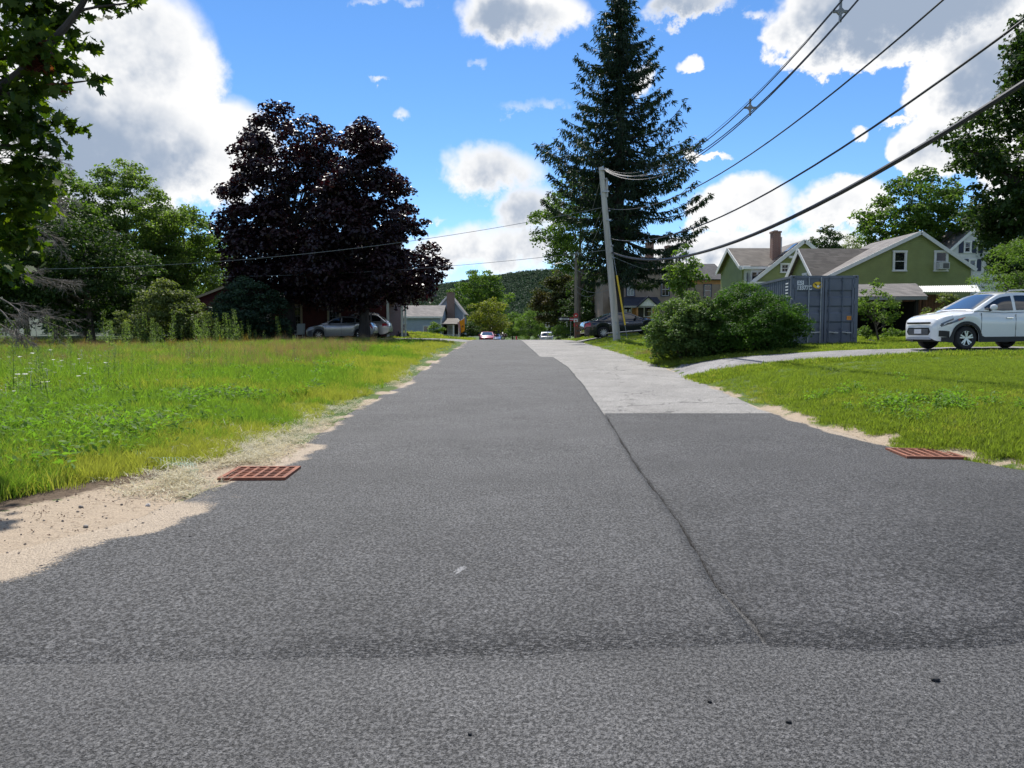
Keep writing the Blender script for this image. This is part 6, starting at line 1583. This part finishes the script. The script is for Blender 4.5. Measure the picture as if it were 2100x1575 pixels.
# ------------------------------------------------------------------ things nobody could count: scattered with geometry nodes
def scatter(name, label, cat, protos, pts, rots, scl, idx, kind='stuff'):
    me = bpy.data.meshes.new(name)
    n = len(pts)
    me.vertices.add(n); me.vertices.foreach_set('co', np.asarray(pts, np.float32).ravel())
    for nm, typ, arr, prop in (('rot', 'FLOAT_VECTOR', rots, 'vector'), ('scl', 'FLOAT', scl, 'value'), ('idx', 'INT', idx, 'value')):
        a = me.attributes.new(nm, typ, 'POINT'); a.data.foreach_set(prop, np.asarray(arr, np.int32 if typ == 'INT' else np.float32).ravel())
    o = link(name, me, None); tag(o, label, cat, kind=kind)
    col = bpy.data.collections.new(name + '_source')
    for k, (pm, mat) in enumerate(protos):
        if not pm.materials: pm.materials.append(mat)
        po = bpy.data.objects.new('%s_kind_%s' % (name, 'abcdefghij'[k]), pm); col.objects.link(po)
    ng = bpy.data.node_groups.new(name + '_nodes', 'GeometryNodeTree')
    ng.interface.new_socket('Geometry', in_out='INPUT', socket_type='NodeSocketGeometry'); ng.interface.new_socket('Geometry', in_out='OUTPUT', socket_type='NodeSocketGeometry')
    N = ng.nodes; L = ng.links
    gi = N.new('NodeGroupInput'); go = N.new('NodeGroupOutput')
    ci = N.new('GeometryNodeCollectionInfo'); ci.inputs[0].default_value = col; ci.inputs['Separate Children'].default_value = True; ci.inputs['Reset Children'].default_value = True
    ip = N.new('GeometryNodeInstanceOnPoints'); ip.inputs['Pick Instance'].default_value = True
    def na(nm, t):
        a = N.new('GeometryNodeInputNamedAttribute'); a.data_type = t; a.inputs[0].default_value = nm; return a.outputs[0]
    L.new(gi.outputs[0], ip.inputs['Points']); L.new(ci.outputs[0], ip.inputs['Instance'])
    L.new(na('idx', 'INT'), ip.inputs['Instance Index']); L.new(na('rot', 'FLOAT_VECTOR'), ip.inputs['Rotation']); L.new(na('scl', 'FLOAT'), ip.inputs['Scale'])
    L.new(ip.outputs[0], go.inputs[0])
    md = o.modifiers.new('scatter', 'NODES'); md.node_group = ng
    return o

def blades(n, R_, h, w, bend=.5, seg=2, spread=.5, hvar=.5, lean=None):
    """a tuft of curved grass blades -> mesh"""
    a = rng.uniform(0, 2 * PI, n); r = R_ * np.sqrt(rng.uniform(0, 1, n))
    bx, by = np.cos(a) * r, np.sin(a) * r
    H = h * rng.uniform(1 - hvar, 1 + hvar * .6, n); W_ = w * rng.uniform(.6, 1.3, n)
    da = rng.uniform(0, 2 * PI, n); b = bend * rng.uniform(.1, 1.2, n) * H
    fa = rng.uniform(0, PI, n); fx, fy = np.cos(fa), np.sin(fa)
    rows = []
    for k in range(seg + 1):
        t = k / seg
        cx = bx + np.cos(da) * b * t ** 2; cy = by + np.sin(da) * b * t ** 2; cz = H * (t - .25 * t ** 2 * np.minimum(1, b / H))
        ww = W_ * (1 - t ** 1.6) * .5
        if k < seg: rows += [np.stack([cx - fx * ww, cy - fy * ww, cz], 1), np.stack([cx + fx * ww, cy + fy * ww, cz], 1)]
        else: rows += [np.stack([cx, cy, cz], 1)]
    V = np.stack(rows, 1).reshape(-1, 3); k = 2 * seg + 1; o = np.arange(n)[:, None] * k
    T = []
    for s in range(seg - 1):
        a0 = 2 * s; T += [(a0, a0 + 1, a0 + 3), (a0, a0 + 3, a0 + 2)]
    a0 = 2 * (seg - 1); T += [(a0, a0 + 1, a0 + 2)]
    F = (o[:, None, :] + np.array(T)[None]).reshape(-1, 3)
    return np_mesh('tuft', V, F)

def weed_mesh(n, R_, h, leaf, asp=.4, upright=.3):
    """low broad-leaved weed"""
    a = rng.uniform(0, 2 * PI, n); r = R_ * np.sqrt(rng.uniform(0, 1, n))
    c = np.stack([np.cos(a) * r, np.sin(a) * r, h * rng.uniform(.25, 1, n)], 1)
    nr = np.array([0, 0, 1.]) + unit(n) * .75; nr /= np.linalg.norm(nr, axis=1)[:, None]
    V, F = leaf_quads(c, nr, leaf, asp); return np_mesh('weed', V, F)

def spire_mesh(h, n=90, leaf=.10):
    """tall horseweed: a stem set with narrow leaves, thick at the top"""
    mb = MB(); mb.tube([(0, 0, 0), (.01, 0, h * .5), (.02, .01, h)], [.008, .006, .003], 4)
    t = rng.uniform(.12, 1, n) ** .8; a = rng.uniform(0, 2 * PI, n)
    rad = .02 + .05 * (1 - t)
    c = np.stack([np.cos(a) * rad * 1.6, np.sin(a) * rad * 1.6, t * h], 1)
    nr = np.stack([np.cos(a) * .4, np.sin(a) * .4, np.ones(n)], 1) + unit(n) * .5; nr /= np.linalg.norm(nr, axis=1)[:, None]
    d = np.stack([np.cos(a), np.sin(a), .7 * np.ones(n)], 1); d /= np.linalg.norm(d, axis=1)[:, None]
    w = np.cross(d, nr); w /= np.linalg.norm(w, axis=1)[:, None]
    L = (leaf * (1.15 - .6 * t))[:, None]
    V = np.stack([c, c + d * L * .5 - w * L * .10, c + d * L, c + d * L * .5 + w * L * .10], 1).reshape(-1, 3)
    V = np.concatenate([np.array(mb.v), V]); F4 = [f for f in mb.f if len(f) == 4]
    F = np.concatenate([np.array(F4), np.arange(4 * n).reshape(-1, 4) + len(mb.v)])
    return np_mesh('spire', V, F)

def umbel_mesh(h):
    mb = MB(); mb.tube([(0, 0, 0), (.01, .01, h)], [.004, .003], 4)
    V = list(mb.v); F = [f for f in mb.f if len(f) == 4]
    for k in range(16):
        a = rng.uniform(0, 6.28); r = .055 * math.sqrt(rng.uniform(0, 1)); s = .016
        x, y = r * math.cos(a) + .01, r * math.sin(a) + .01; z = h + .006 - r * .15; b = len(V)
        V += [(x - s, y - s, z), (x + s, y - s, z), (x + s, y + s, z + .004), (x - s, y + s, z)]; F.append((b, b + 1, b + 2, b + 3))
    return np_mesh('umbel', np.array(V), np.array(F))

GR = leaf_mat('field_grass', (.095, .170, .026), (.175, .255, .050), .50, .45, (.150, .205, .038), vscale=.5, spec=.15)
GR_Y = leaf_mat('yellow_grass', (.235, .240, .055), (.310, .290, .095), .50, .5, (.200, .220, .048), vscale=.6, spec=.15)
GR_L = leaf_mat('lawn_grass', (.120, .175, .028), (.195, .245, .054), .50, .5, (.180, .200, .044), vscale=.35, spec=.15)
WEED = leaf_mat('weed_leaf', (.085, .170, .024), (.155, .265, .048), .46, .55, (.095, .170, .026), vscale=.7, spec=.15)
DRY = leaf_mat('dry_grass', (.26, .20, .095), (.40, .31, .17), .35, .7, (.22, .165, .075), tcol=(1.4, 1.2, .9))
STRAW = leaf_mat('straw', (.50, .46, .32), (.74, .70, .56), .3, .7, tcol=(1.1, 1.05, .9))
SPIRE = leaf_mat('horseweed_leaf', (.110, .165, .045), (.175, .235, .080), .4, .45)
UMBEL = leaf_mat('white_umbel', (.62, .62, .56), (.75, .75, .70), .3, .7, tcol=(1, 1, 1))
GOLD = leaf_mat('rusty_seed_head', (.22, .12, .035), (.30, .20, .05), .3, .7)

def place(n, xf, yf, dens=None):
    """random ground points: yf() distances, xf(y) columns; dens(x,y) 0..1 keeps"""
    y = yf(n); x = xf(y)
    if dens is not None:
        k = rng.uniform(0, 1, n) < dens(x, y); x, y = x[k], y[k]
    return x, y
def emit(x, y, dz=0.): return np.stack([x, y, G(x, y) + dz], 1)
def yaw(n, tilt=.12): return np.stack([rng.normal(0, tilt, n), rng.normal(0, tilt, n), rng.uniform(0, 2 * PI, n)], 1)

def near_y(y0, y1, pw=2.0):
    """distances packed towards the viewer"""
    return lambda n: 1 / (rng.uniform(1 / y1 ** pw, 1 / y0 ** pw, n)) ** (1 / pw)
def left_x(edge=0., wide=.74): return lambda y: rng.uniform(0, 1, len(y)) * (-(wide * y + 1.0) - (Le(y) - edge)) + (Le(y) - edge)
def right_x(edge=0., wide=.74): return lambda y: rng.uniform(0, 1, len(y)) * ((wide * y + 1.0) - (Re(y) + edge)) + (Re(y) + edge)

_drv = np.array(_dr)
def off_drive(x, y): return (seg_dist(x, y, _dr) > 1.55)
def bare(x, y): return np.clip(1 - 1.25 * sand_amount(x, y), 0, 1) * np.where(x < 0, sstep(.15, .9, (Le(y) - np.interp(y, [2, 4.4, 6, 7.5, 9, 12], [3.3, 1.6, 1.25, .8, .3, 0]) - x)), 1)

t_long = [(blades(70, .17, .26, .010, .6, 3), GR), (blades(70, .17, .22, .010, .7, 3), GR), (blades(60, .17, .24, .009, .6, 3), GR_Y), (blades(60, .2, .18, .009, .6, 3), GR_Y)]
t_far = [(blades(60, .30, .28, .017, .6, 2), GR), (blades(60, .30, .24, .016, .6, 2), GR_Y), (blades(60, .30, .30, .015, .5, 2), GR)]
t_lawn = [(blades(90, .17, .075, .008, .7, 2), GR_L), (blades(90, .17, .065, .008, .8, 2), GR_L), (blades(70, .16, .06, .008, .7, 2), GR_Y)]
t_lawnf = [(blades(70, .32, .09, .018, .7, 2), GR_L), (blades(70, .32, .08, .018, .7, 2), GR_L), (blades(60, .3, .07, .016, .7, 2), GR_Y)]
t_weed = [(weed_mesh(34, .17, .24, .085, .42), WEED), (weed_mesh(30, .15, .20, .075, .5), WEED), (weed_mesh(40, .2, .30, .10, .25), WEED)]
t_dry = [(blades(50, .16, .55, .006, .35, 3, hvar=.3), DRY), (blades(45, .2, .45, .006, .4, 3, hvar=.3), DRY)]
t_straw = [(blades(34, .16, .03, .009, 4.5, 3), STRAW), (blades(30, .18, .025, .009, 6.0, 3), STRAW)]

# field on the left, near then far
x, y = place(15000, left_x(-.02), near_y(4.6, 17, 1.3), lambda x, y: bare(x, y))
yel = fbm(x * .5, y * .5, 40) + .55 * np.exp(-((Le(y) - x) / 1.6) ** 2)
ii = np.where(rng.uniform(0, 1, len(x)) < sstep(.45, .95, yel), rng.integers(2, 4, len(x)), rng.integers(0, 2, len(x)))
hs = np.interp(Le(y) - x, [0, 1.0, 2.5, 5], [.45, .65, .95, 1.15]) * rng.uniform(.7, 1.2, len(x))
scatter('field_grass', 'long green and yellowish grass in the near part of the field', 'grass', t_long, emit(x, y), yaw(len(x)), hs, ii)
x, y = place(15000, left_x(-.02), near_y(16, 58, .8), lambda x, y: bare(x, y) * ((y < 46.8) | (x < -17)))
yel = fbm(x * .3, y * .3, 44) + .4 * np.exp(-((Le(y) - x) / 1.5) ** 2)
yel = yel + .08 * sstep(20, 36, y)
ii = np.where(rng.uniform(0, 1, len(x)) < sstep(.45, .9, yel), 1, rng.choice([0, 2], len(x)))
hs = np.interp(Le(y) - x, [0, 1.2, 4, 8], [.4, .65, 1.0, 1.25]) * rng.uniform(.7, 1.2, len(x)) * np.interp(y, [35, 48], [1, .7])
scatter('far_field_grass', 'long grass in the far part of the field', 'grass', t_far, emit(x, y), yaw(len(x)), hs, ii)
# leafy weeds in drifts
dr_ = lambda x, y: (.10 + .45 * sstep(.36, .60, fbm(x * .7 + 3, y * .55, 50, 4))) * sstep(1.0, 2.6, Le(y) - x) * bare(x, y)
x, y = place(9000, left_x(.3), near_y(6, 46, 1.0), dr_)
scatter('field_weeds', 'drifts of bright broad-leaved weeds in the field', 'weeds', t_weed, emit(x, y), yaw(len(x)), rng.uniform(.6, 1.25, len(x)), rng.integers(0, 3, len(x)))
# dry grass at the back of the field and a pale patch at the left
dd = lambda x, y: np.maximum(sstep(.30, .55, fbm(x * .22, y * .25, 60)) * sstep(16, 30, y) * .6, np.exp(-(((x + 13.3) / 1.6) ** 2 + ((y - 20.5) / .9) ** 2)) * 1.2) * sstep(2.5, 5, Le(y) - x) * ((y < 46.5) | (x < -17))
x, y = place(14000, left_x(2.0), near_y(14, 56, .6), dd)
scatter('dry_grass', 'tan dry grass with seed heads at the back of the field', 'grass', t_dry, emit(x, y), yaw(len(x)), rng.uniform(.6, 1.15, len(x)) * np.interp(y, [18, 24, 45], [.6, 1, .9]), rng.integers(0, 2, len(x)))
x, y = place(120, lambda y: rng.uniform(-34, -13, len(y)), lambda n: rng.uniform(34, 46, n))
scatter('rusty_weeds', 'rusty brown weeds along the back of the field', 'weeds', [(blades(30, .16, .6, .016, .3, 2), GOLD)], emit(x, y), yaw(len(x)), rng.uniform(.6, 1.1, len(x)), np.zeros(len(x)))
# spires of horseweed, denser at the back, and white umbels on the left
x = np.concatenate([rng.uniform(-20, -12.3, 70), rng.uniform(-30, -14, 100), rng.uniform(-15, -7.2, 80)]); y = np.concatenate([rng.uniform(38, 45, 70), rng.uniform(24, 45, 100), rng.uniform(13, 26, 80)])
k = x < Le(y) - 3; x, y = x[k], y[k]
scatter('horseweed', 'tall green spires of weed standing above the field grass', 'weeds', [(spire_mesh(1.25), SPIRE), (spire_mesh(1.0, 80, .11), SPIRE), (spire_mesh(1.45, 120, .12), SPIRE)], emit(x, y), yaw(len(x), .06), rng.uniform(.6, 1.25, len(x)) * np.interp(y, [13, 25, 40], [.65, .85, 1.15]), rng.integers(0, 3, len(x)))
x = rng.uniform(-15.5, -8.5, 70); y = -x / rng.uniform(.52, .68, 70)
scatter('white_umbels', 'white lace-like flower heads at the left of the field', 'flowers', [(umbel_mesh(.75), UMBEL), (umbel_mesh(.6), UMBEL)], emit(x, y), yaw(len(x), .1), rng.uniform(.45, .85, len(x)), rng.integers(0, 2, len(x)))
# straw left from seeding along the road edge
def straw_d(x, y):
    dl = Le(y) - x
    return np.exp(-((dl - .35) / .32) ** 2) * sstep(.36, .62, fbm(x * 1.3, y * .6, 70)) * sstep(6.6, 7.6, y) + .5 * np.exp(-(((x + 3.5) / .7) ** 2 + ((y - 9.8) / 1.3) ** 2))
x, y = place(4600, lambda y: Le(y) - rng.uniform(-.05, 1.6, len(y)), near_y(6.8, 34, 1.0), lambda x, y: straw_d(x, y) * .75 * (np.hypot(x + 2.64, y - 8.15) > .62))
scatter('straw_mulch', 'pale straw strewn along the left road edge', 'straw', t_straw, emit(x, y, .02), yaw(len(x), .25), rng.uniform(.6, 1.2, len(x)), rng.integers(0, 2, len(x)))

# lawns on the right
x, y = place(15000, right_x(.05), near_y(6.5, 21, 1.2), lambda x, y: bare(x, y) * off_drive(x, y))
ii = np.where(rng.uniform(0, 1, len(x)) < sstep(.5, .8, fbm(x * .6, y * .6, 80)) * .7, 2, rng.integers(0, 2, len(x)))
hs = np.interp(x - Re(y), [0, .8, 2.2, 3.2], [.7, 1.15, 1.0, .75]) * rng.uniform(.7, 1.2, len(x))
scatter('lawn_grass', 'mown lawn on the near right', 'grass', t_lawn, emit(x, y), yaw(len(x)), hs, ii)
x, y = place(15000, right_x(.05), near_y(20, 62, .9), lambda x, y: bare(x, y) * off_drive(x, y) * (seg_dist(x, y, [(3.9, 48.0), (7, 47.6), (14, 47)]) > 1.75))
ii = np.where(rng.uniform(0, 1, len(x)) < .2, 2, rng.integers(0, 2, len(x)))
scatter('far_lawn_grass', 'lawn around the container and the pole', 'grass', t_lawnf, emit(x, y), yaw(len(x)), rng.uniform(.6, 1.1, len(x)), ii)
x, y = place(900, lambda y: Re(y) + rng.uniform(.7, 4.2, len(y)), near_y(8, 14.5, 1.), lambda x, y: sstep(.42, .6, fbm(x * .5, y * .6, 90)))
scatter('verge_weeds', 'broad-leaved weeds on the bank of the right lawn', 'weeds', t_weed, emit(x, y), yaw(len(x)), rng.uniform(.4, .9, len(x)), rng.integers(0, 3, len(x)))
x, y = place(1500, lambda y: Le(y) - rng.uniform(.2, 14, len(y)), lambda n: rng.uniform(53, 92, n), lambda x, y: ((y > 58) | (x > -9)) * 1.0)
scatter('house_lawn_grass', 'lawn before the pale blue house', 'grass', [(blades(70, .45, .12, .03, .7, 2), GR_L), (blades(70, .45, .12, .03, .7, 2), GR_Y)], emit(x, y), yaw(len(x)), rng.uniform(.8, 1.3, len(x)), rng.integers(0, 2, len(x)))
# dried ornamental grass by the pole
x = rng.normal(6.1, .8, 60); y = rng.normal(30.5, 1.0, 60)
k = x > Re(y) + .35; x, y = x[k], y[k]
scatter('dried_grass_clump', 'tan dried grass beside the bush on the right verge', 'grass', [(blades(80, .2, .26, .006, .7, 3), DRY)], emit(x, y), yaw(len(x)), rng.uniform(.6, 1.2, len(x)), np.zeros(len(x)))

# forest on the hill
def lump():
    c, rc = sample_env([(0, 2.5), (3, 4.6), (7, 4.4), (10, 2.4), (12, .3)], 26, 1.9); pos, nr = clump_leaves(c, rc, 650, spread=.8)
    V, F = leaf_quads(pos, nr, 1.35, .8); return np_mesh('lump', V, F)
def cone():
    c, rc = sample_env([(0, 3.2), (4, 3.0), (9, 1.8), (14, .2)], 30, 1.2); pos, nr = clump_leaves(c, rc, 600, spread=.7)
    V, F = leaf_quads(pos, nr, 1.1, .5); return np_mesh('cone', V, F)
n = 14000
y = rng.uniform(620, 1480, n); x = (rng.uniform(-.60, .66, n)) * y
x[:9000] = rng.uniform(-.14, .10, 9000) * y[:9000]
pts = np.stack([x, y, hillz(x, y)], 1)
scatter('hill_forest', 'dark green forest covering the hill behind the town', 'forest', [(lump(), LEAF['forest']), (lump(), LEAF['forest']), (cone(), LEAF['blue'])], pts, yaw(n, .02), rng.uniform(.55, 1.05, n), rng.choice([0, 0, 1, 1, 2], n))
# pebbles on the sand
def pebble():
    mb = MB(); bm = bmesh.new(); bmesh.ops.create_icosphere(bm, subdivisions=1, radius=1.)
    for v in bm.verts: v.co *= random.uniform(.75, 1.2)
    me = bpy.data.meshes.new('pebble'); bm.to_mesh(me); bm.free(); return me
PEB = M('pebble_stone', (.30, .25, .20), .85, var=.5, vscale=.7)
x = rng.uniform(-5, 5.5, 9000); y = rng.uniform(4, 13, 9000); k = (sand_amount(x, y) > .45); x, y = x[k], y[k]
sc_ = .003 + .010 * rng.uniform(0, 1, len(x)) ** 6
scatter('pebbles', 'small stones lying in the sand', 'pebbles', [(pebble(), PEB), (pebble(), M('pebble_dark', (.12, .10, .09), .85))], emit(x, y, np.where((x > Le(y)) & (x < Re(y)), .014, .002)), yaw(len(x), 1.), sc_, rng.integers(0, 2, len(x)))

TWIG = M('dead_leaf_litter', (.13, .075, .045), .9, var=.4, vscale=.5)
x = rng.uniform(-6, -2, 2600); y = rng.uniform(4.2, 9.5, 2600); k = (sand_amount(x, y) > .35) & (x < Le(y) + .15) & (rng.uniform(0, 1, 2600) < sstep(-.2, 1.3, Le(y) - x) + .15); x, y = x[k], y[k]
scatter('leaf_litter', 'brown leaf bits and twigs lying on the sand', 'litter', [(blades(3, .03, .012, .006, 5., 2), TWIG), (weed_mesh(2, .02, .012, .025, .5), TWIG)], emit(x, y, .004), yaw(len(x), .2), rng.uniform(.5, 1.3, len(x)), rng.integers(0, 2, len(x)))
